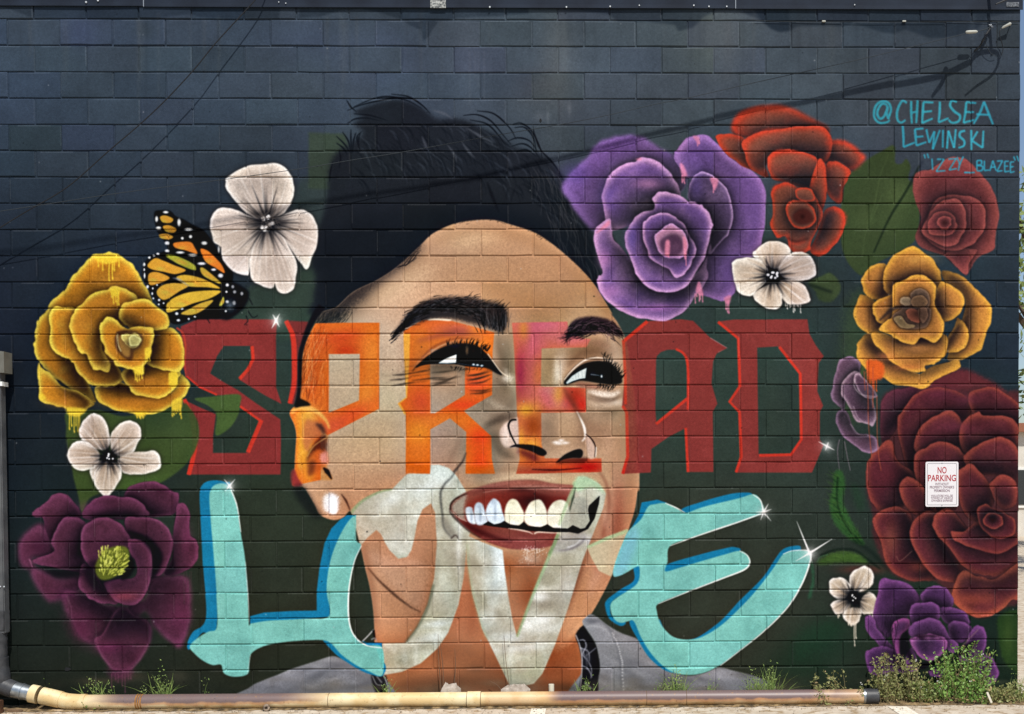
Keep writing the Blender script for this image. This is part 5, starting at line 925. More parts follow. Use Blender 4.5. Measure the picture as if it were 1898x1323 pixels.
GLINT_WEAR = np.zeros((TH, TW), np.float32)  # edge highlights of the blocks put into the colour, mixed with bare paint wear
def glint_wear_line(x0, z0, x1, z1, a, wd=1.3):
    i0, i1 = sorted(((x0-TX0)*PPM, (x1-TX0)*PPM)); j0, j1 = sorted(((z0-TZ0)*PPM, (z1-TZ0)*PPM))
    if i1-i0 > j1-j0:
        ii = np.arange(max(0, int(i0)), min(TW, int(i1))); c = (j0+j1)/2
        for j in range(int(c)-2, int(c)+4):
            if 0 <= j < TH and len(ii): GLINT_WEAR[j, ii] = np.maximum(GLINT_WEAR[j, ii], a*max(0, 1-abs(j+.5-c)/wd))
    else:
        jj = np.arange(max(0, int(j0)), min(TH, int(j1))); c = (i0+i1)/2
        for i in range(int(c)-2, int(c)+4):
            if 0 <= i < TW and len(jj): GLINT_WEAR[jj, i] = np.maximum(GLINT_WEAR[jj, i], a*max(0, 1-abs(i+.5-c)/wd))
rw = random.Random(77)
for r_ in range(28):                                                 # lit arrises painted as pale lines, partly edges the roller and spray missed
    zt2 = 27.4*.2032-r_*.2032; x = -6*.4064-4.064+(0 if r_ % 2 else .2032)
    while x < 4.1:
        if rw.random() < .72: a0 = rw.uniform(0, .25); glint_wear_line(x+.005+a0*.4, zt2-.0085, x+.4-rw.uniform(0, .12), zt2-.0085, rw.uniform(.2, .8))
        if rw.random() < .75: glint_wear_line(x+(.0085 if rw.random() < .4 else -.0075), zt2-.006, x+(.0085 if rw.random() < .4 else -.0075), zt2-.196+rw.uniform(0, .05), rw.uniform(.2, .75))
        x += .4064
for r_ in range(28):                                                 # rollers and tins differ a little from block to block
    zt2 = 27.4*.2032-r_*.2032; x = -6*.4064-4.064+(0 if r_ % 2 else .2032); j0, j1 = int((zt2-.2032-TZ0)*PPM), int((zt2-TZ0)*PPM)
    while x < 4.1:
        i0, i1 = int((x-TX0)*PPM), int((x+.4064-TX0)*PPM); i0c, i1c, j0c, j1c = max(0, i0), max(0, min(TW, i1)), max(0, j0), max(0, min(TH, j1))
        k_ = (1.9 if r_ < 7 else .75 if r_ > 12 else 1.2); l_ = rw.gauss(0, .035)*k_
        if i1c > i0c and j1c > j0c: Bl[j0c:j1c, i0c:i1c] *= (1+l_+np.array([rw.gauss(0, .012), rw.gauss(0, .006), rw.gauss(0, .02)])*k_).astype(np.float32)
        x += .4064
GLINT_WEAR *= np.clip(.75+2*np.random.default_rng(4).standard_normal((TH, TW)).astype(np.float32)*.12, 0, 1.3)
Bl = np.clip(Bl*np.array([1.0, .985, .975]), .0025, .85)
Bl += (np.clip(Bl*1.9+.045, 0, .8)-Bl)*GLINT_WEAR[..., None]
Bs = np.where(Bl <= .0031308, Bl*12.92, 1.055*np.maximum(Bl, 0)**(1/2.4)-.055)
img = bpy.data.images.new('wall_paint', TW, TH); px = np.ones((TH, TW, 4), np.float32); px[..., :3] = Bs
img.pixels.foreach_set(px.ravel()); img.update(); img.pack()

def paint_mat(bs=1.):
    m = bpy.data.materials.new('painted_block'); m.use_nodes = True; N = m.node_tree; P = N.nodes['Principled BSDF']; L = N.links.new
    geo = N.nodes.new('ShaderNodeNewGeometry'); sp = N.nodes.new('ShaderNodeSeparateXYZ'); L(geo.outputs['Position'], sp.inputs[0])
    def mr(sock, a, b):
        k = N.nodes.new('ShaderNodeMapRange'); k.clamp = False; k.inputs[1].default_value = a; k.inputs[2].default_value = b; L(sock, k.inputs[0]); return k.outputs[0]
    cb = N.nodes.new('ShaderNodeCombineXYZ'); L(mr(sp.outputs[0], TX0, TX1), cb.inputs[0]); L(mr(sp.outputs[2], TZ0, TZ1), cb.inputs[1])
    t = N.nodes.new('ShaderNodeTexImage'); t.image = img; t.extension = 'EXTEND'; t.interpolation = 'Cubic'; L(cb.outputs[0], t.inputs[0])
    # each block takes paint a little differently
    oi = N.nodes.new('ShaderNodeObjectInfo'); k = N.nodes.new('ShaderNodeMapRange'); k.inputs[3].default_value = .95; k.inputs[4].default_value = 1.05; L(oi.outputs['Random'], k.inputs[0])
    n0 = N.nodes.new('ShaderNodeTexNoise'); n0.inputs['Scale'].default_value = 160; n0.inputs['Detail'].default_value = 3; L(geo.outputs['Position'], n0.inputs['Vector'])
    k2 = N.nodes.new('ShaderNodeMapRange'); k2.inputs[1].default_value = .3; k2.inputs[2].default_value = .7; k2.inputs[3].default_value = .92; k2.inputs[4].default_value = 1.08; L(n0.outputs['Fac'], k2.inputs[0])
    mu = N.nodes.new('ShaderNodeMath'); mu.operation = 'MULTIPLY'; L(k.outputs[0], mu.inputs[0]); L(k2.outputs[0], mu.inputs[1])
    vm = N.nodes.new('ShaderNodeVectorMath'); vm.operation = 'SCALE'; L(t.outputs[0], vm.inputs[0]); L(mu.outputs[0], vm.inputs['Scale']); L(vm.outputs[0], P.inputs['Base Color'])
    P.inputs['Roughness'].default_value = .9; P.inputs['Specular IOR Level'].default_value = .06
    n1 = N.nodes.new('ShaderNodeTexNoise'); n1.inputs['Scale'].default_value = 210; n1.inputs['Detail'].default_value = 4; L(geo.outputs['Position'], n1.inputs['Vector'])
    n2 = N.nodes.new('ShaderNodeTexNoise'); n2.inputs['Scale'].default_value = 30; n2.inputs['Detail'].default_value = 3; L(geo.outputs['Position'], n2.inputs['Vector'])
    ad = N.nodes.new('ShaderNodeMath'); ad.operation = 'MULTIPLY_ADD'; L(n2.outputs['Fac'], ad.inputs[0]); ad.inputs[1].default_value = 1.2; L(n1.outputs['Fac'], ad.inputs[2])
    b = N.nodes.new('ShaderNodeBump'); b.inputs['Strength'].default_value = .55*bs; b.inputs['Distance'].default_value = .0022; L(ad.outputs[0], b.inputs['Height']); L(b.outputs[0], P.inputs['Normal'])
    return m
PAINT = paint_mat()

# ---------------------------------------------------------------- block wall
U, V = .4064, .2032; ZT = 27.4*V; XR = 3.846
wall = thing('block_wall', 'tall painted concrete block wall with a mural of a smiling face, flowers and SPREAD LOVE', 'wall')
def block_bits(w_, h_, seed, jit=1.):
    r = random.Random(seed); g = .0046
    hw, hh = w_/2-g, h_/2-g
    o = []
    for k, (dy, ins) in enumerate(((.022, 0), (.0045, 0.), (0, .005))):
        for (x, z) in ((-hw, -hh), (-hw/3, -hh), (hw/3, -hh), (hw, -hh), (hw, hh), (hw/3, hh), (-hw/3, hh), (-hw, hh)):
            rr = random.Random(int(seed*977+x*1e4*3+z*1e4*7)); jx, jz = rr.gauss(0, .0009)*jit, rr.gauss(0, .0011)*jit
            o.append((x-math.copysign(ins, x)*(abs(x) > hw*.9)+jx, dy, z-math.copysign(ins, z)+jz))
    tl = [r.gauss(0, .0009)*jit for _ in range(3)]
    o = [(x, y+(tl[0]+tl[1]*x/hw+tl[2]*z/hh if y < .02 else 0), z) for x, y, z in o]
    f = [(k*8+i, k*8+(i+1)%8, (k+1)*8+(i+1)%8, (k+1)*8+i) for k in range(2) for i in range(8)]+[tuple(16+i for i in range(8))]
    return o, [q[::-1] if False else q for q in f]
blocks = []
for r_ in range(0, 28):
    z = ZT-(r_+.5)*V; off = 0 if r_ % 2 else .5; u = -6+off
    if off: blocks.append((-6, -5.5, z, r_))
    while u < 19.3:
        e = min(u+1, XR/U+10); 
        if e-u > .05: blocks.append((u, e, z, r_))
        u += 1
C0 = Vector(CAM_POS)
def vis(b):
    x0, x1 = (b[0]-10)*U, (b[1]-10)*U; a, c = at(-2, 600).x, at(1900, 600).x
    return x1 > a+.03 and x0 < c and b[3] >= 0 and b[3] <= 27
vb = sorted([b for b in blocks if vis(b)], key=lambda b: (Vector(((b[0]+b[1]-20)*U/2, 0, b[2]))-C0).length)
single = vb[:300]; rest = [b for b in blocks if b not in set(single)]
variants = []
for s_ in range(9):
    m_ = MB(); m_.add(*block_bits(U, V, s_+1)); me = bpy.data.meshes.new('block'); me.from_pydata(m_.v, [], m_.f); me.materials.append(PAINT); variants.append(me)
rr = random.Random(5)
# the courses are not laid dead true: a few blocks stand a little proud of their neighbours
def jitter(b, r): return ((b[0]+b[1]-20)*U/2+r.gauss(0, .0014), -abs(r.gauss(0, .0019)), b[2]+r.gauss(0, .0013)), r.gauss(0, .002)
for b in single:
    loc, ro = jitter(b, rr)
    if b[1]-b[0] > .99: me = variants[rr.randrange(9)]
    else:
        m_ = MB(); m_.add(*block_bits((b[1]-b[0])*U, V, rr.randrange(999))); me = bpy.data.meshes.new('block'); me.from_pydata(m_.v, [], m_.f); me.materials.append(PAINT)
    o = bpy.data.objects.new('block', me); COL.objects.link(o); o.parent = wall; o.location = loc; o.rotation_euler.y = ro
m_ = MB()
for b in rest:
    loc, ro = jitter(b, rr); v, f = block_bits((b[1]-b[0])*U, V, rr.randrange(999)); m_.add([(x+loc[0], y+loc[1], z+loc[2]) for x, y, z in v], f)
m_.build('block_courses', PAINT, wall, kind='stuff')
XL = (-6-10)*U
MORTAR = PAINT
m_ = MB(); m_.add([(XL, .0068, -.3), (XR-.004, .0068, -.3), (XR-.004, .0068, ZT), (XL, .0068, ZT)], [(0, 1, 2, 3)]); m_.build('mortar', MORTAR, wall)
NAVY = mat('navy_side', '39454f', .7, c2='46525c', sc=3, bump=.5)
m_ = MB()
for r_ in range(0, 28):                                              # courses of the return wall
    z1 = ZT-r_*V-.005; y = .022
    off = .2 if r_ % 2 else 0; yy = .022
    while yy < 9:
        ye = min(9, yy+(.4064-off)); off = 0
        m_.box(XR-.2, XR, yy+.004, ye-.004, z1-V+.01, z1); yy = ye
m_.build('side_courses', NAVY, wall, kind='stuff')
MB().box(XL, XR-.01, .03, 9.1, -.3, ZT+.02).build('wall_core', NAVY, wall)
ROOFM = mat('roof_membrane', '8a8a86', .9, bump=.3)
MB().box(XL, XR+.02, -.0, 9.15, ZT+.021, ZT+.06).build('roof', ROOFM, wall)
# edge flashing in three lengths
FL = mat('dark_flashing', '161d29', .7, c2='1f2836', sc=4, bump=.1, bsc=20, spec=.15)
LIGHT = mat('pale_paint_fleck', 'b9c0c6', .6)
zt0 = at(900, 14.5, -.016).z
seams = [XL, at(268, 8).x, at(1363, 8).x, XR+.012]
for i in range(3):
    x0, x1 = seams[i]+.002, seams[i+1]-.002; sag = [.006, 0, -.002][i]
    m_ = MB(); pr = [(-.004, zt0+.012), (-.016, zt0), (-.018, zt0+.002), (-.0165, zt0+.03), (-.0165, ZT+.09), (.02, ZT+.105), (.25, ZT+.08), (.25, ZT+.062), (-.004, ZT+.062)]
    n = len(pr); v = [(x, y+(-.001 if i == 1 else 0), z+(sag if z < ZT else 0)) for x in (x0, x1) for y, z in pr]
    m_.add(v, [(k, (k+1) % n, n+(k+1) % n, n+k) for k in range(n)]+[tuple(range(n))[::-1], tuple(n+k for k in range(n))]); m_.build('flashing_panel', FL, wall)
for pxs in (268, 1363): MB().box(at(pxs, 8).x-.003, at(pxs, 8).x+.003, -.022, -.015, zt0+.001, ZT+.09).build('flashing_seam', mat('seam_metal', '7d8690', .5), wall)
rq = random.Random(2)
for pxs, pys in ((160, 4), (182, 1), (517, 4), (530, 6), (908, 13), (1050, 13), (1131, 12), (1185, 10), (1286, 10), (1314, 12), (1347, 12), (1584, 9)):
    p = at(pxs, pys, -.02); m_ = MB(); m_.tube([p, p+Vector((0, -.006, 0))], rq.uniform(.004, .007), 8); m_.build('screw', LIGHT, wall)
p = at(812, 5, -.02); PL = mat('scuffed_tape', 'a9aca8', .6, c2='22282e', sc=60, mix=.52)
MB().box(p.x-.06, p.x+.06, -.0215, -.0175, p.z-.04, p.z+.08, b=.001).build('patch_plate', PL, wall)
p = at(1877, 8, -.02); MB().box(p.x-.05, p.x+.05, -.0215, -.0175, p.z-.018, p.z+.018, b=.001).build('patch_plate', mat('scuff', '6a7078', .7, c2='1e242e', sc=90, mix=.5), wall)
# a broken corner of block with a hole in the joint
for pxs, pys, a, b_ in ((1760, 82, .026, .014), (125, 1240, .03, .018), (1002, 223, .012, .016)):
    p = at(pxs, pys); m_ = MB(); r = random.Random(int(pxs)); k = 9
    m_.add([(p.x, -.0022, p.z)]+[(p.x+a*math.cos(t*2*math.pi/k)*r.uniform(.6, 1.1), -.0021, p.z+b_*math.sin(t*2*math.pi/k)*r.uniform(.6, 1.1)) for t in range(k)], [(0, 1+(t+1) % k, 1+t) for t in range(k)][::1])
    m_.f = [q[::-1] for q in m_.f]; m_.build('chipped_hole', mat('hole_dark', '0c0f14', .9), wall)

# ---------------------------------------------------------------- ground
GR = mat('pale_concrete', (.40, .33, .25, 1), .92, c2=(.52, .45, .36, 1), sc=5, bump=.9, bsc=45, c3='8f7a5e', sc3=12)
m_ = MB(); m_.add([(-60, -70, 0), (60, -70, 0), (60, 90, 0), (-60, 90, 0)], [(0, 1, 2, 3)]); m_.build('pavement', GR, kind='structure')
DIRT = mat('dry_soil', '57462f', .95, c2='8a7452', sc=30, bump=1., bsc=80, c3='3b3121', sc3=14)
m_ = MB(); n = 220; r = random.Random(9); v = []
for i in range(n+1):
    x = XL+(XR+.6-XL)*i/n
    for k, y in enumerate((.0, -.05, -.1, -.15, -.19+r.uniform(-.03, .02))): v.append((x, y, (.022, .024, .018, .014, .003)[k]+(r.uniform(-.004, .006) if k < 4 else 0)))
m_.add(v, [(i*5+k, i*5+k+1, (i+1)*5+k+1, (i+1)*5+k) for i in range(n) for k in range(4)]); m_.f = [q[::-1] for q in m_.f]
m_.build('soil_strip', DIRT, kind='structure')
LINE = mat('worn_white_line', 'd9d3c6', .85, c2='b8a88c', sc=40, mix=.6, bump=.4)
a, b_, c, d = atz(1645, 1310), atz(1680, 1310), atz(1722, 1330), atz(1676, 1330)
e1, e2 = (d-a)*9, (c-b_)*9
m_ = MB(); m_.add([(p.x, p.y, .004) for p in (a, b_, b_+e1, a+e1)], [(3, 2, 1, 0)]); m_.build('parking_line', LINE, kind='structure')
a = atz(985, 1314); b_ = atz(1012, 1314); e1 = Vector((.05, -3, 0))
m_ = MB(); m_.add([(p.x, p.y, .004) for p in (a, b_, b_+e1, a+e1)], [(3, 2, 1, 0)]); m_.build('parking_line', LINE, kind='structure')
# litter blown against the pipe
LIT = mat('leaf_litter', '4a3a28', .9, c2='8a7350', sc=60); r = random.Random(31); m_ = MB()
for i in range(520):
    x = r.uniform(-4.6, XR+1); y = -.19-abs(r.gauss(0, .09)) if i % 3 else r.uniform(-.12, -.03); a = r.random()*6.28; s = r.uniform(.004, .013); u2 = Vector((math.cos(a), math.sin(a), r.uniform(-.2, .3)))*s; v2 = Vector((-math.sin(a), math.cos(a), 0))*s*.35; p = Vector((x, y, .006 if y < -.15 else .03))
    m_.add([p-u2, p-v2, p+u2, p+v2], [(0, 1, 2, 3)])
m_.build('leaf_litter', LIT, kind='stuff')
# gravel and crumbs
STN = mat('pebble_grey', '9a8c78', .9, c2='6c5f4e', sc=30, bump=.6)
r = random.Random(21); m_ = MB()
for i in range(1500):
    x = r.uniform(at(-30, 1300).x, XR+1); y = -abs(r.gauss(.17, .12))-.02 if i % 4 else r.uniform(-1.6, -.1); s = r.uniform(.0025, .009)*(1.6 if i % 23 == 0 else 1)
    v = [(x+s*a*r.uniform(.6, 1.2), y+s*b*r.uniform(.6, 1.2), max(0, .004+s*.5*(c+.6)*r.uniform(.7, 1.2))) for a, b, c in ((1,0,0),(0,1,0),(-1,0,0),(0,-1,0),(.2,.1,1),(0,0,-.8))]
    m_.add(v, [(0,1,4),(1,2,4),(2,3,4),(3,0,4),(1,0,5),(2,1,5),(3,2,5),(0,3,5)])
m_.build('gravel', STN, kind='stuff')

# ---------------------------------------------------------------- drain pipe
def pvc():
    m = mat('cream_pvc', 'd9c79c', .45, spec=.5); N = m.node_tree; L = N.links.new; P = N.nodes['Principled BSDF']
    geo = N.nodes.new('ShaderNodeNewGeometry'); sp = N.nodes.new('ShaderNodeSeparateXYZ'); L(geo.outputs['Position'], sp.inputs[0])
    def noise(sc, vec=None, det=5):
        n = N.nodes.new('ShaderNodeTexNoise'); n.inputs['Scale'].default_value = sc; n.inputs['Detail'].default_value = det; L(vec or geo.outputs['Position'], n.inputs['Vector']); return n.outputs['Fac']
    def mr(s, a, b, c=0, d=1):
        k = N.nodes.new('ShaderNodeMapRange'); k.interpolation_type = 'SMOOTHSTEP'; k.inputs[1].default_value = a; k.inputs[2].default_value = b; k.inputs[3].default_value = c; k.inputs[4].default_value = d; L(s, k.inputs[0]); return k.outputs[0]
    def op(o, a, b):
        k = N.nodes.new('ShaderNodeMath'); k.operation = o
        for i, s in enumerate((a, b)):
            if isinstance(s, (int, float)): k.inputs[i].default_value = s
            else: L(s, k.inputs[i])
        return k.outputs[0]
    def mix(f, a, c):
        k = N.nodes.new('ShaderNodeMixRGB'); L(f, k.inputs[0]); 
        if isinstance(a, str): k.inputs[1].default_value = lin(a)
        else: L(a, k.inputs[1])
        k.inputs[2].default_value = lin(c); return k.outputs[0]
    # overspray from the wall painting lies on the upper side, in stretches
    x = sp.outputs[0]; z = op('ADD', sp.outputs[2], op('MULTIPLY', noise(9), .05))
    st = op('ADD', op('MULTIPLY', mr(x, at(140,0).x, at(230,0).x), mr(x, at(500,0).x, at(640,0).x, 1, 0)), op('MULTIPLY', mr(x, at(1000,0).x, at(1040,0).x), mr(x, at(1500,0).x, at(1600,0).x, 1, .35)))
    st = op('MULTIPLY', st, mr(noise(2.2), .2, .34))
    c = mix(mr(noise(5), .42, .62), 'd8c8a0', 'c9ae7c'); c = mix(op('MULTIPLY', mr(x, at(885,0).x, at(900,0).x), .55), c, 'b98e62')
    c = mix(op('MULTIPLY', op('MULTIPLY', st, mr(z, .055, .078)), .75), c, 'a87450'); c = mix(op('MULTIPLY', st, op('MULTIPLY', mr(z, .076, .096), .85)), c, '504750')
    c = mix(op('MULTIPLY', mr(noise(45), .62, .7), .5), c, '8f6a3c'); c = mix(mr(noise(70), .69, .73), c, '3c3026')
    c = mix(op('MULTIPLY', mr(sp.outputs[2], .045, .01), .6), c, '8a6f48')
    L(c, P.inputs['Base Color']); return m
PVC = pvc(); BLK = mat('black_plastic', '2c2e31', .5, c2='3c3d40', sc=20, bump=.2); GREY = mat('grey_downpipe', '56585a', .5, c2='45474a', sc=6, bump=.15, bsc=15)
ZINC = mat('zinc_collar', 'aab0b4', .35, metal=.85, c2='8b9296', sc=30); TAPE = mat('faded_cap', '66665f', .6, c2='57564f', sc=8)
pipe = thing('drain_pipe', 'long cream drain pipe along the wall foot with a dark downpipe at its left end', 'drain pipe')
R0 = .058; YP = -.125
def pa(px, z=.062, y=YP): return Vector((at(px, 1295, y).x, y, z))
cuts = [154, 262, 612, 868, 892, 1198, 1272, 1600]
def seg(x0, x1, nm='pipe', rad=R0, m=PVC, k=10):
    pts = [pa(x0+(x1-x0)*i/k) for i in range(k+1)]; return MB().tube(pts, rad, 28).build(nm, m, pipe)
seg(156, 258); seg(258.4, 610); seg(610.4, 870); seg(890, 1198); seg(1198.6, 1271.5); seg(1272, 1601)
seg(866, 892, 'coupling', R0+.0055, k=2); seg(150, 160, 'coupling', R0+.006, k=2); seg(1599, 1604, 'coupling', R0+.002, m=ZINC, k=1); seg(1603, 1627, 'end_coupling', R0+.004, m=BLK, k=2)
for x in (610, 1198, 1271.6, 866, 891.5): seg(x, x+.9, 'joint_ring', R0+(.0062 if x in (866, 891.5) else .0009), m=mat('dark_joint', '5a4632', .8), k=1)
for x in (255, 259.5, 264): seg(x, x+2.2, 'clamp_ring', R0+.0022, m=mat('rust_ring', '9c6b2c', .8, c2='6f4a22', sc=30), k=1)
# cream elbow rising to the left
e = [pa(152), pa(140, .064), pa(125, .07), pa(112, .082), pa(95, .1), pa(78, .116), pa(58, .134)]
MB().tube(e[:4], R0+.004, 26).build('pipe_elbow', PVC, pipe); MB().tube([e[3]+(e[3]-e[4])*.1, e[4], e[5]], R0+.008, 26).build('pipe_elbow', PVC, pipe); MB().tube([e[5]-(e[5]-e[6])*.3, e[6]], R0+.012, 26).build('coupling', PVC, pipe)
MB().tube([pa(60, .131), pa(42, .148), pa(24, .166)], [R0-.001, R0+.003, R0+.004], 28).build('metal_collar', ZINC, pipe)
MB().tube([pa(43.5, .147), pa(41.5, .149)], R0+.008, 28).build('clamp_ring', ZINC, pipe)
cx_ = at(-7, 900, YP).x
el = [pa(27, .163), pa(17, .178), pa(6, .21)+Vector((-.01,0,0)), Vector((cx_+.012, YP, .27)), Vector((cx_, YP, .34)), Vector((cx_, YP, .42))]
def smoothp(p, k=6):
    q = spl(np.array([tuple(a) for a in p]), False, k); return [Vector(a) for a in q]
sp_ = smoothp(el, 8); MB().tube(sp_, [R0+.008+.0015*(i % 2) for i in range(len(sp_))], 28).build('elbow', BLK, pipe)
zb = at(5, 1171, YP).z; zt_ = at(5, 690, YP).z
cor = [Vector((cx_, YP, .40+(zb-.40)*i/12)) for i in range(13)]; MB().tube(cor, [R0+.002*(i % 2) for i in range(13)], 24).build('corrugated_sleeve', BLK, pipe)
MB().box(cx_-.062, at(9, 900, YP).x, YP-.04, YP+.04, zb-.01, zt_+.02, b=.008).build('downpipe', GREY, pipe)
MB().box(cx_-.07, at(13, 1150, YP).x, YP-.047, YP+.047, at(5, 1168, YP).z, at(5, 1131, YP).z, b=.004).build('downpipe_coupling', BLK, pipe)
m_ = MB(); x1 = at(15, 670, YP).x; za, zc = at(5, 692, YP).z, at(5, 652, YP).z
v = [(x, y, z) for x in (cx_-.09, x1-.006, x1) for y in (YP-.06, YP+.06) for z in (za, zc+(.025 if x < x1-.01 else -.004))]
m_.add(v, [(0, 4, 5, 1), (4, 8, 9, 5), (2, 3, 7, 6), (6, 7, 11, 10), (1, 5, 7, 3), (5, 9, 11, 7), (0, 2, 6, 4), (4, 6, 10, 8), (8, 10, 11, 9), (0, 1, 3, 2)]); m_.build('rain_head', TAPE, pipe)
MB().box(cx_-.064, at(9.6, 705, YP).x, YP-.043, YP+.043, at(5, 716, YP).z, at(5, 708, YP).z).build('reflective_band', mat('white_band', 'd8dcdc', .35), pipe)
for px_ in (1, 8):
    p = at(px_, 1087, YP-.042); MB().tube([p, p+Vector((0, -.006, 0))], .005, 10).build('screw', LIGHT, pipe)
# loose nut in front of the pipe
p = pa(494, .028, YP-.085); nut = MB(); K_ = 12; rgs = []
for rad_, yy_ in ((.027, 0), (.027, -.026), (.023, -.03), (.0125, -.03), (.0115, -.012)):
    rgs.append([p+Vector((.2*abs(yy_)+math.cos(2*math.pi*k/K_)*rad_*(1 if rad_ < .02 or k % 2 == 0 else .95), yy_, math.sin(2*math.pi*k/K_)*rad_)) for k in range(K_)])
nut.add([q for rg_ in rgs for q in rg_], [(i*K_+k, i*K_+(k+1) % K_, (i+1)*K_+(k+1) % K_, (i+1)*K_+k) for i in range(4) for k in range(K_)]+[tuple(4*K_+k for k in range(K_))])
nt_ = nut.build('pipe_nut', mat('dull_metal', 'a08f7c', .6, metal=.2, c2='5a4c42', sc=40), smooth=False); tag(nt_, 'small dull metal nut lying on the ground in front of the drain pipe', 'nut')

# ---------------------------------------------------------------- rubble under the elbow
RM = mat('pale_rubble', 'b09a7c', .9, c2='8b765a', sc=20, bump=.8)
lab = ['flat pale stone chip nearest the left edge under the metal collar', 'tilted triangular pale stone under the cream elbow', 'dark brown flat stone at the very bottom left corner', 'small pale stone chip right of the tilted one under the elbow', 'long thin pale stone lying under the start of the pipe']
for i, (px_, py_, sx_, sy_, sz_, rz, mm) in enumerate(((18, 1304, .07, .03, .035, .3, RM), (52, 1306, .05, .025, .03, -.5, RM), (28, 1319, .09, .03, .022, .1, mat('brown_rubble', '6a543e', .9, c2='4c3c2c', sc=25, bump=.7)), (78, 1312, .04, .02, .018, .4, RM), (110, 1318, .09, .02, .012, -.05, RM))):
    p = atz(px_, py_); r = random.Random(i+3); k = 7; v = []
    for L_, zz, sc in ((0, 0, 1), (1, .7, .95), (2, 1, .75)):
        for t in range(k):
            a = 2*math.pi*t/k+rz; q = random.Random(i*50+t).uniform(.65, 1.15); v.append((math.cos(a)*sx_*q*sc, math.sin(a)*sy_*q*sc, zz*sz_*(1+.3*math.cos(a+i))))
    f = [(l*k+t, l*k+(t+1) % k, (l+1)*k+(t+1) % k, (l+1)*k+t) for l in range(2) for t in range(k)]+[tuple(2*k+t for t in range(k))]
    o = MB().add(v, f).build('stone', mm, loc=(p.x, p.y, 0)); tag(o, lab[i], 'stone', 'stone chips under the pipe elbow')
o = MB().box(at(-14, 1310, -.2).x, at(7, 1310, -.2).x, -.26, -.2, 0, .1, b=.003).build('timber_offcut', mat('brown_timber', '5a3a24', .8, c2='3e2818', sc=20)); tag(o, 'upright brown timber offcut at the bottom left corner below the downpipe elbow', 'timber')

# ---------------------------------------------------------------- no parking sign
def font_mesh(txt, size, loc, m, parent, name='lettering', sx=1., align='CENTER', bold=0.):
    cu = bpy.data.curves.new('t', 'FONT'); cu.body = txt; cu.size = size; cu.align_x = align; cu.offset = bold; cu.extrude = .0004
    o = bpy.data.objects.new('t', cu); COL.objects.link(o); dg = bpy.context.evaluated_depsgraph_get(); me = bpy.data.meshes.new_from_object(o.evaluated_get(dg))
    bpy.data.objects.remove(o); me.materials.clear(); me.materials.append(m)
    q = bpy.data.objects.new(name, me); COL.objects.link(q); q.parent = parent; q.location = loc; q.rotation_euler = (math.pi/2, 0, 0); q.scale = (sx, 1, 1); q['kind'] = 'stuff'; return q
a, b_ = at(1715, 939, -.012), at(1776, 855.5, -.012); sc_ = (a+b_)/2; sw, sh = abs(b_.x-a.x), abs(b_.z-a.z)
sign = thing('no_parking_sign', 'white NO PARKING sign with red letters fixed over the dark red painted rose', 'sign', (sc_.x, 0, sc_.z))
WH = mat('sign_white', (.66, .64, .66, 1), .35, spec=.5); RD = mat('sign_red', 'a01e2a', .5); BK = mat('sign_black', '2a2630', .5)
def rrect(w_, h_, rad, y, k=5):
    o = []
    for cx2, cz2, a0 in ((w_/2-rad, h_/2-rad, 0), (-w_/2+rad, h_/2-rad, 90), (-w_/2+rad, -h_/2+rad, 180), (w_/2-rad, -h_/2+rad, 270)):
        for i in range(k+1):
            t = math.radians(a0+90*i/k); o.append((cx2+rad*math.cos(t), y, cz2+rad*math.sin(t)))
    return o
pf = rrect(sw, sh, .014, -.019); pb = rrect(sw, sh, .014, -.016); n = len(pf)
MB().add(pf+pb, [tuple(range(n)), tuple(range(2*n-1, n-1, -1))]+[(i, n+i, n+(i+1) % n, (i+1) % n) for i in range(n)]).build('panel', WH, sign)
po = rrect(sw-.026, sh-.026, .01, -.0194); pi_ = rrect(sw-.031, sh-.031, .008, -.0194)
MB().add(po+pi_, [(i, (i+1) % n, n+(i+1) % n, n+i) for i in range(n)]).build('border', BK, sign)
for sx_ in (0,):
    for zz in (sh/2-.011, -sh/2+.011): MB().tube([(0, -.022, zz), (0, .0, zz)], .0035, 8).build('screw', ZINC, sign)
s_ = sh/110*1.0
def ty(zy): return sh/2-(zy-180)/12.03/83.5*sh          # rows measured on the sign itself
FT = mat('sign_small_print', '7d6470', .6)
T_ = [('NO', .070, 437, RD, .66, .0008), ('PARKING', .070, 612, RD, .76, .0008), ('WITHOUT', .028, 706, FT, .8, .0002), ("PROPERTY OWNER'S", .028, 776, FT, .72, .0002), ('PERMISSION', .028, 853, FT, .82, .0002),
      ('VIOLATORS WILL BE', .023, 962, FT, .80, .0001), ('TOWED AT VEHICLE', .023, 1015, FT, .80, .0001), ("OWNER'S EXPENSE", .023, 1072, FT, .84, .0001)]
for t, sz, zy, m2, sx_, bo in T_: font_mesh(t, sz*sh/.35, (0, -.0197, ty(zy)), m2, sign, sx=sx_*sw/.26, bold=bo)

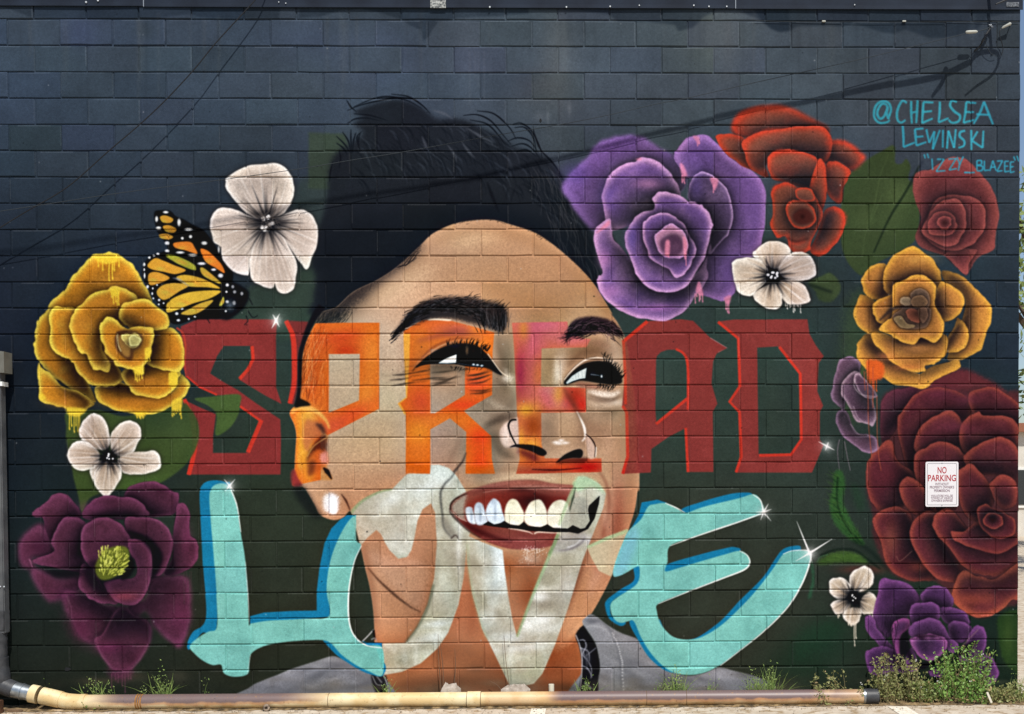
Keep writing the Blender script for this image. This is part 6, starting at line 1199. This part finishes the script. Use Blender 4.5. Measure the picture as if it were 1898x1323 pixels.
# ---------------------------------------------------------------- cables
CB = mat('black_cable', '14161a', .5); CG = mat('weathered_wire', '30363b', .7, spec=.2); WHT = mat('white_insulator', 'a9aaa2', .5)
def cable(nm, pts, r, m, label, k=8, cat='cable', n=6):
    o = MB().tube(smoothp(pts, k), r, n).build(nm, m); tag(o, label, cat); return o
cable('overhead_cable', [at(500, -40, -.05), at(476, -4, -.09), at(402, 77, -.13), at(361, 127, -.14), at(312, 180, -.14), at(264, 226, -.145), at(201, 280, -.15), at(124, 347, -.15), at(40, 397, -.15), at(-40, 448, -.15), at(-200, 560, -.16)], .0044, CB, 'thin black cable sagging from the roof edge down to the left across the dark wall')
W2 = [(1789, 62), (1729, 77), (1610, 106), (1504, 130), (1398, 153), (1272, 182), (1219, 192), (1132, 212), (1036, 231), (893, 255), (744, 282), (655, 296), (560, 312), (418, 332), (316, 345), (218, 358), (100, 376), (-60, 400), (-260, 425)]
wire2 = thing('service_wire', 'long thin grey wire strung from the white insulator at the top right across the hair', 'wire')
MB().tube(smoothp([at(x, y, -.1-.12*(1789-x)/1800) for x, y in W2], 5), .0024, 6).build('wire', CG, wire2)
MB().tube([at(1790, 59.5, -.1), at(1792, 59.3, -.1), at(1797, 59.2, -.1), at(1809, 58.6, -.1), at(1812, 58.3, -.1)], [.006, .0115, .0125, .0115, .005], 12).build('insulator', WHT, wire2)
MB().tube(smoothp([at(1811, 58, -.1), at(1826, 54, -.08), at(1834, 50, -.05), at(1835, 46, .0)], 5), .003, 6).build('hook', CG, wire2)
m_ = MB(); p = at(1836, 48, -.03)
for dx, dz in ((-.012, .01), (.004, .012), (.012, .0), (.018, -.008)): m_.tube([p+Vector((dx, 0, dz)), p+Vector((dx*.2, -.012, dz*.3-.005))], .005, 6)
m_.build('clamp', mat('bright_clamp', '9aa0a6', .5, metal=.3), wire2)
MB().tube(smoothp([at(1835, 53, -.04), at(1827, 66, -.06), at(1821, 76, -.06), at(1817, 84, -.03), at(1806, 94, -.008)], 5), [.0085]*12+[.006]*9, 8).build('strap', CB, wire2)
MB().tube(smoothp([at(1824, 60, -.05), at(1826, 76, -.05), at(1831, 90, -.04), at(1838, 100, -.03), at(1846, 104, -.02)], 5), .002, 6).build('tail', CG, wire2)
dr = thing('drip_wire', 'short black wire hanging from a slanted white insulator near the top right corner', 'wire')
MB().tube([at(1857, 52, -.04), at(1860, 50, -.045), at(1870, 45, -.05), at(1872, 44, -.05), at(1874, 43, -.05)], [.004, .009, .0105, .013, .006], 12).build('insulator', WHT, dr)
MB().tube(smoothp([at(1857, 52, -.04), at(1853, 58, -.04), at(1854, 70, -.035), at(1858, 82, -.03), at(1859, 92, -.025), at(1856, 102, -.015)], 5), .003, 6).build('wire', CB, dr)
MB().tube([at(1873, 44, -.05), at(1873, 44, .01)], .004, 6).build('eye_bolt', CG, dr)
hw_ = thing('clipped_wire', 'fine dark wire clipped along the top block course below the roof edge', 'wire')
MB().tube(smoothp([at(1400, 38, -.01), at(1470, 40, -.01), at(1527, 40.5, -.01), at(1600, 40.5, -.012), at(1676, 41, -.01), at(1800, 40, -.01), at(1888, 40, -.01)], 4), .0018, 5).build('wire', CG, hw_)
for x in (1527, 1676): p = at(x, 39, -.012); MB().box(p.x-.014, p.x+.014, -.016, .0, p.z-.006, p.z+.006, b=.002).build('clip', WHT, hw_)
# heavy service drop above the frame; only its shadow lies across the mural
SH0 = [(1795, 118, .62), (1740, 142, .75), (1640, 160, .9), (1560, 176, 1.0), (1480, 192, 1.1), (1400, 204, 1.2), (1300, 226, 1.35), (1180, 256, 1.5), (1060, 288, 1.6), (980, 306, 1.7), (900, 326, 1.8), (780, 346, 1.95), (620, 370, 2.1), (480, 396, 2.3), (340, 424, 2.5), (200, 442, 2.6), (60, 462, 2.7), (-120, 480, 2.85), (-400, 520, 3.1)]
SH = [(x, y, t*(1+.22*i/10)) for i, (x, y, t) in enumerate(SH0)]
def shp(x, y, t): return at(x, y, 0)+SV*t
drop = thing('service_drop', 'thick black service cable running down from the roof mast above the wall', 'cable')
q = smoothp([shp(*a) for a in SH], 6); n = len(q); MB().tube(q, [.0155-.0075*min(1, i/n*1.5) for i in range(n)], 8).build('cable', CB, drop)
q = smoothp([shp(1795, 118, .62), shp(1815, 100, .60), shp(1845, 98, .58), shp(1850, 116, .56), shp(1838, 140, .62), shp(1810, 160, .64), shp(1788, 178, .68)], 6); n = len(q)
MB().tube(q, [.014-.009*i/n for i in range(n)], 8).build('drip_loop', CB, drop)
MB().tube(smoothp([shp(1752, 132, .75), shp(1745, 155, .75), shp(1728, 178, .76)], 5), [.02-.001*i for i in range(11)], 8).build('cable_stub', CB, drop)
mp = Vector((XR-.25, .6, ZT)); MB().tube([mp, mp+Vector((0, 0, .75)), mp+Vector((0, -.05, .82)), mp+Vector((0, -.13, .8))], .03, 12).build('mast', ZINC, drop)
MB().tube(smoothp([mp+Vector((0, -.13, .8)), mp+Vector((-.1, -.5, .6)), shp(1838, 104, .6)], 6), .012, 8).build('cable', CB, drop)

# ---------------------------------------------------------------- weeds
LEAF = [mat('leaf_a', (.09, .14, .03, 1), .6, c2=(.19, .23, .06, 1), sc=30), mat('leaf_b', (.13, .15, .045, 1), .6, c2=(.25, .25, .09, 1), sc=25), mat('grass', (.10, .18, .035, 1), .55, c2=(.24, .31, .09, 1), sc=40), mat('leaf_bright', (.09, .19, .03, 1), .55, c2=(.18, .30, .06, 1), sc=30)]
STEM = mat('weed_stem', (.16, .15, .06, 1), .7, c2=(.26, .2, .1, 1), sc=30); PET = mat('white_petal', (.7, .7, .66, 1), .6); DRY = mat('dry_stem', (.10, .055, .03, 1), .8)
for m2 in LEAF:
    m2.node_tree.nodes['Principled BSDF'].inputs['Subsurface Weight'].default_value = 0
def blade(m_, p, d, L_, w_, bend, r):
    q = [p]; t = d.normalized(); s = t.cross(Vector((0, 1, .1))).normalized()
    if s.length < .1: s = Vector((1, 0, 0))
    v = []; k = 4
    for i in range(k+1):
        f = i/k; c = p+t*L_*f+Vector((bend*L_*f*f, -.2*abs(bend)*L_*f*f, -abs(bend)*.5*L_*f*f)); ww = w_*(1-f**1.5)*.5+.0002
        v += [c-s*ww, c+s*ww]
    m_.add(v, [(2*i, 2*i+1, 2*i+3, 2*i+2) for i in range(k)])
def tuft(px_, h, n, spread, label, seed, mi=2, y=-.055):
    r = random.Random(seed); b = at(px_, 1285, y); m_ = MB(); b = Vector((b.x, y, .015))
    for i in range(n):                                               # leafy bits among the blades
        t = r.random(); p = Vector((r.gauss(0, spread*.9), r.gauss(-.01, .012), .1+abs(r.gauss(0, .35))*h)); d = Vector((r.gauss(0, 1), r.gauss(-.3, .4), r.gauss(.6, .6))).normalized(); L_ = r.uniform(.008, .022)
        s2 = d.cross(Vector((0, -1, .2))).normalized()*L_*.22; m_.add([p, p+d*L_*.5+s2, p+d*L_, p+d*L_*.5-s2], [(0, 1, 2, 3)])
    for i in range(int(n*.7)):
        p = Vector((r.gauss(0, spread), r.gauss(0, .012), 0)); a = r.gauss(0, .28)
        blade(m_, p, Vector((a, r.gauss(-.1, .2), 1)), (.075+h*r.uniform(.05, 1.0)**1.3), r.uniform(.004, .011), r.gauss(0, .35), r)
    o = m_.build('grass_tuft', LEAF[mi], loc=b); tag(o, label, 'grass', 'grass tufts behind the drain pipe'); return o
for a in ((95, .15, 14, .015, 'small pale grass tuft behind the cream elbow'), (175, .18, 44, .035, 'grass tuft with a seed head left of the magenta drips'), (205, .15, 14, .02, 'grass sprig directly under the magenta drips'), (300, .22, 90, .035, 'dense tall grass tuft just right of the magenta drips'), (268, .16, 12, .012, 'thin upright grass blades left of the dense tuft'),
          (383, .19, 9, .02, 'few arching grass blades under the foot of the letter L'), (718, .14, 40, .02, 'short green tuft at the left base of the painted neck'), (1087, .16, 46, .022, 'tuft growing at the foot of the dark collar lining'), (1255, .24, 90, .03, 'spiky tuft under the bowl of the letter E'), (1240, .15, 60, .06, 'low grass spread below the letter E'),
          (1318, .13, 20, .025, 'small tuft halfway between the two spiky tufts'), (1400, .2, 80, .04, 'left part of the leafy tuft right of the letter E'), (1428, .27, 100, .035, 'tall leafy tuft left of the sprawling weeds'), (1885, .18, 30, .03, 'grass tuft at the right corner of the wall')): tuft(a[0], a[1], a[2], a[3], a[4], int(a[0]))
def weed(px_, reach, label, seed, nst, leafs, lm, y=-.09, up=(.25, .8), w_=.016, flowers=12, group='weeds at the foot of the wall', nm='weed'):
    r = random.Random(seed); b = at(px_, 1300, y); b = Vector((b.x, y, .01)); root = thing(nm, label, 'weed', b, group)
    ms, ml, mf, md = MB(), MB(), MB(), MB(); ms.smooth = True
    for s in range(nst):
        x0 = Vector((r.uniform(reach[0], reach[1])*.75, r.uniform(-.07, .05), 0)); tx = r.uniform(reach[2], reach[3]); h = r.uniform(*up)*reach[4]
        hx = min(1, max(0, (x0.x-reach[0])/(reach[1]-reach[0]))); e = x0+Vector((tx*(1+.5*r.random()**3), r.uniform(-.05, .03), h)); c = (x0+e)/2+Vector((r.uniform(-.04, .04), -.02, h*.15))
        pts = [x0.lerp(c, t/4).lerp(c.lerp(e, t/4), t/4) for t in range(5)]
        ms.tube(pts, [.0022, .002, .0016, .0012, .0008], 4)
        for l in range(leafs):
            t = r.uniform(.12, 1); k = min(3, int(t*4)); p = pts[k].lerp(pts[k+1], t*4-k)+Vector((r.gauss(0, .01), r.gauss(0, .014), r.gauss(0, .008))); p.z = max(.003, p.z)
            d = Vector((r.gauss(0, 1), r.gauss(-.3, .7), r.gauss(.5, .7))).normalized(); L_ = w_*r.uniform(.8, 2.0)
            sd = d.cross(Vector((r.gauss(0, .5), -1, r.gauss(0, .5)))).normalized()*L_*.28
            T = md if r.random() < (.22 if p.z < .05 else .05) else ml
            T.add([p, p+d*L_*.45+sd, p+d*L_, p+d*L_*.45-sd], [(0, 1, 2, 3)])
        if r.random() < flowers/100:
            for q in range(2):
                p = e+Vector((r.gauss(0, .012), -.01, r.gauss(0, .012))); a = .004
                for t in range(4):
                    an = t*math.pi/2+r.random(); u_2 = Vector((math.cos(an), -.2, math.sin(an)))*a; v2 = Vector((-math.sin(an), 0, math.cos(an)))*a*.5
                    mf.add([p, p+u_2+v2, p+u_2*1.5, p+u_2-v2], [(0, 1, 2, 3)])
    ms.build('stem', STEM, root, kind='stuff'); ml.build('foliage', LEAF[lm], root, kind='stuff'); 
    if md.v: md.build('dry_foliage', mat('dry_leaf', (.34, .27, .12, 1), .8, c2=(.24, .16, .08, 1), sc=20), root, kind='stuff')
    if mf.v: mf.build('blossom', PET, root, kind='stuff')
weed(1560, (-.28, .18, -.25, .06, .22), 'sprawling straggly weed leaning left above the end of the drain pipe', 1, 26, 24, 1, up=(.1, 1.2))
weed(1660, (-.22, .25, -.16, .12, .40), 'broad olive weed with tiny white flowers right of the black pipe end', 2, 70, 30, 1, up=(.06, 1.05))
weed(1712, (-.15, .15, -.12, .1, .2), 'low tangled weed between the olive weed and the bright green one', 5, 50, 30, 0, up=(.1, .9))
weed(1775, (-.17, .26, -.14, .12, .44), 'tall bright green weed under the violet painted flower', 3, 70, 36, 3, up=(.08, 1.1), w_=.017)
weed(1835, (-.14, .22, -.08, .18, .16), 'low dry weed running out to the right towards the wall corner', 4, 46, 34, 1, up=(.1, .9))
weed(165, (-.1, .2, -.04, .06, .06), 'low seedling weeds behind the pipe joint at the left', 6, 16, 18, 0, up=(.3, 1.1), flowers=0)
# dead stalks in lumps of plaster
for i, (a, b_, lb) in enumerate((((815, 1188), (822, 1272), 'leftmost dead stalk rising from the pale lump under the painted neck'), ((812, 1175), (818, 1272), 'tallest dead stalk beside the leftmost one, leaning slightly left'), ((843, 1202), (841, 1272), 'dead stalk at the right of the pale lump under the painted neck'), ((934, 1178), (946, 1275), 'thin dead stalk standing alone in front of the tip of the letter V'), ((908, 1262), (934, 1280), 'short dead twig leaning left below the tip of the letter V'))):
    o = MB().tube(smoothp([at(b_[0], b_[1]+8, -.06), at((a[0]+b_[0])/2+2*(-1)**i, (a[1]+b_[1])/2, -.05), at(a[0], a[1], -.045)], 5), [.0042-.00025*k for k in range(11)] if i != 3 else [.002]*11, 6).build('dead_stalk', DRY); tag(o, lb, 'stalk', 'dead stalks in front of the painted neck')
PLM = mat('pale_plaster', 'b3aaa0', .9, c2='8f857a', sc=25, bump=.9)
for (px_, w_, h_, lb, sd) in ((836, .095, .17, 'crumpled pale lump at the foot of the dead stalks', 1), (956, .125, .15, 'pale folded paper lump behind the pipe below the letter V', 2)):
    b = at(px_, 1283, -.06); r = random.Random(sd); v = []; k = 14
    for l, (zz, s2) in enumerate(((0, 1), (.35, 1.0), (.7, .85), (.95, .5))):
        for t in range(k):
            a = 2*math.pi*t/k; v.append((math.cos(a)*w_*s2*r.uniform(.8, 1.1), math.sin(a)*.025*s2*r.uniform(.7, 1.1), .06+zz*h_*r.uniform(.85, 1.1)))
    f = [(l*k+t, l*k+(t+1) % k, (l+1)*k+(t+1) % k, (l+1)*k+t) for l in range(3) for t in range(k)]+[tuple(3*k+t for t in range(k)), tuple(range(k))[::-1]]
    o = MB().add([(x, y, z-.06) for x, y, z in v], f).build('plaster_lump', PLM, loc=(b.x, -.06, .02)); tag(o, lb, 'debris')
b = at(1022, 1283, -.055); o = MB().tube([(0, 0, 0), (.0, 0, .135)], [.022, .022], 14).build('white_tube', mat('white_plastic', 'c6c2b0', .5), loc=(b.x, -.055, .03)); tag(o, 'short white plastic tube stub standing behind the drain pipe', 'tube')
b = at(1838, 1290, -.2); o = MB().box(-.008, .008, -.002, .002, 0, .09, M=Matrix.Rotation(-.4, 4, 'Y')).build('paper_scrap', mat('paper', 'cfc8b8', .8), loc=(b.x, -.2, .02)); tag(o, 'narrow white paper scrap stuck in the right hand weeds', 'litter')

# ---------------------------------------------------------------- what lies beyond the corner
HB = thing('far_building', 'pale stucco building far beyond the right hand corner of the wall', 'building', (14, 30, 0))
HW = mat('pale_stucco', 'cfcac0', .9, c2='bfb9ae', sc=2, bump=.3); GL = mat('dark_glass', '20262c', .15, spec=.7)
MB().box(-7, 9, 0, 8, 0, 3.6).build('wall', HW, HB); MB().box(-7.3, 9.3, -.3, 8.3, 3.6, 3.9).build('roof', mat('tile_roof', '8a5a44', .9), HB)
for i in range(5):
    f_ = MB().box(-6+i*3, -4.4+i*3, -.05, .02, 1.0, 2.4).build('window', mat('win_frame', 'e0ded8', .5), HB); MB().box(-5.9+i*3, -4.5+i*3, -.07, -.052, 1.1, 2.3).build('pane', GL, f_)
def far_tree(x, y, h, label, seed):
    t = thing('tree', label, 'tree', (x, y, 0), 'trees beyond the corner'); r = random.Random(seed); m_ = MB().tube([(0, 0, 0), (.1, 0, h*.4), (0, .1, h*.6)], [.22, .16, .1], 8)
    for k in range(6): a = k; m_.tube([(.03, 0, h*.45), (math.cos(a)*h*.12, math.sin(a)*h*.12, h*.62), (math.cos(a)*h*.22, math.sin(a)*h*.22, h*.75)], [.08, .05, .03], 6)
    m_.build('trunk', mat('bark', '4a3c30', .9, bump=.5), t); m_ = MB()
    for c in range(26):
        cc = Vector((r.gauss(0, h*.16), r.gauss(0, h*.16), h*.7+r.gauss(0, h*.1)))
        for l in range(150):
            p = cc+Vector((r.gauss(0, h*.05), r.gauss(0, h*.05), r.gauss(0, h*.04))); d = Vector((r.gauss(0, 1), r.gauss(0, 1), r.gauss(0, 1))).normalized()*.1; s2 = d.orthogonal().normalized()*.05
            m_.add([p-d, p+s2, p+d, p-s2], [(0, 1, 2, 3)])
    m_.build('crown', LEAF[0], t, kind='stuff')
far_tree(9.6, 14, 9.2, 'dark tree showing past the right hand corner of the wall', 3); far_tree(14, 22, 7, 'smaller tree further back beyond the wall corner', 4)
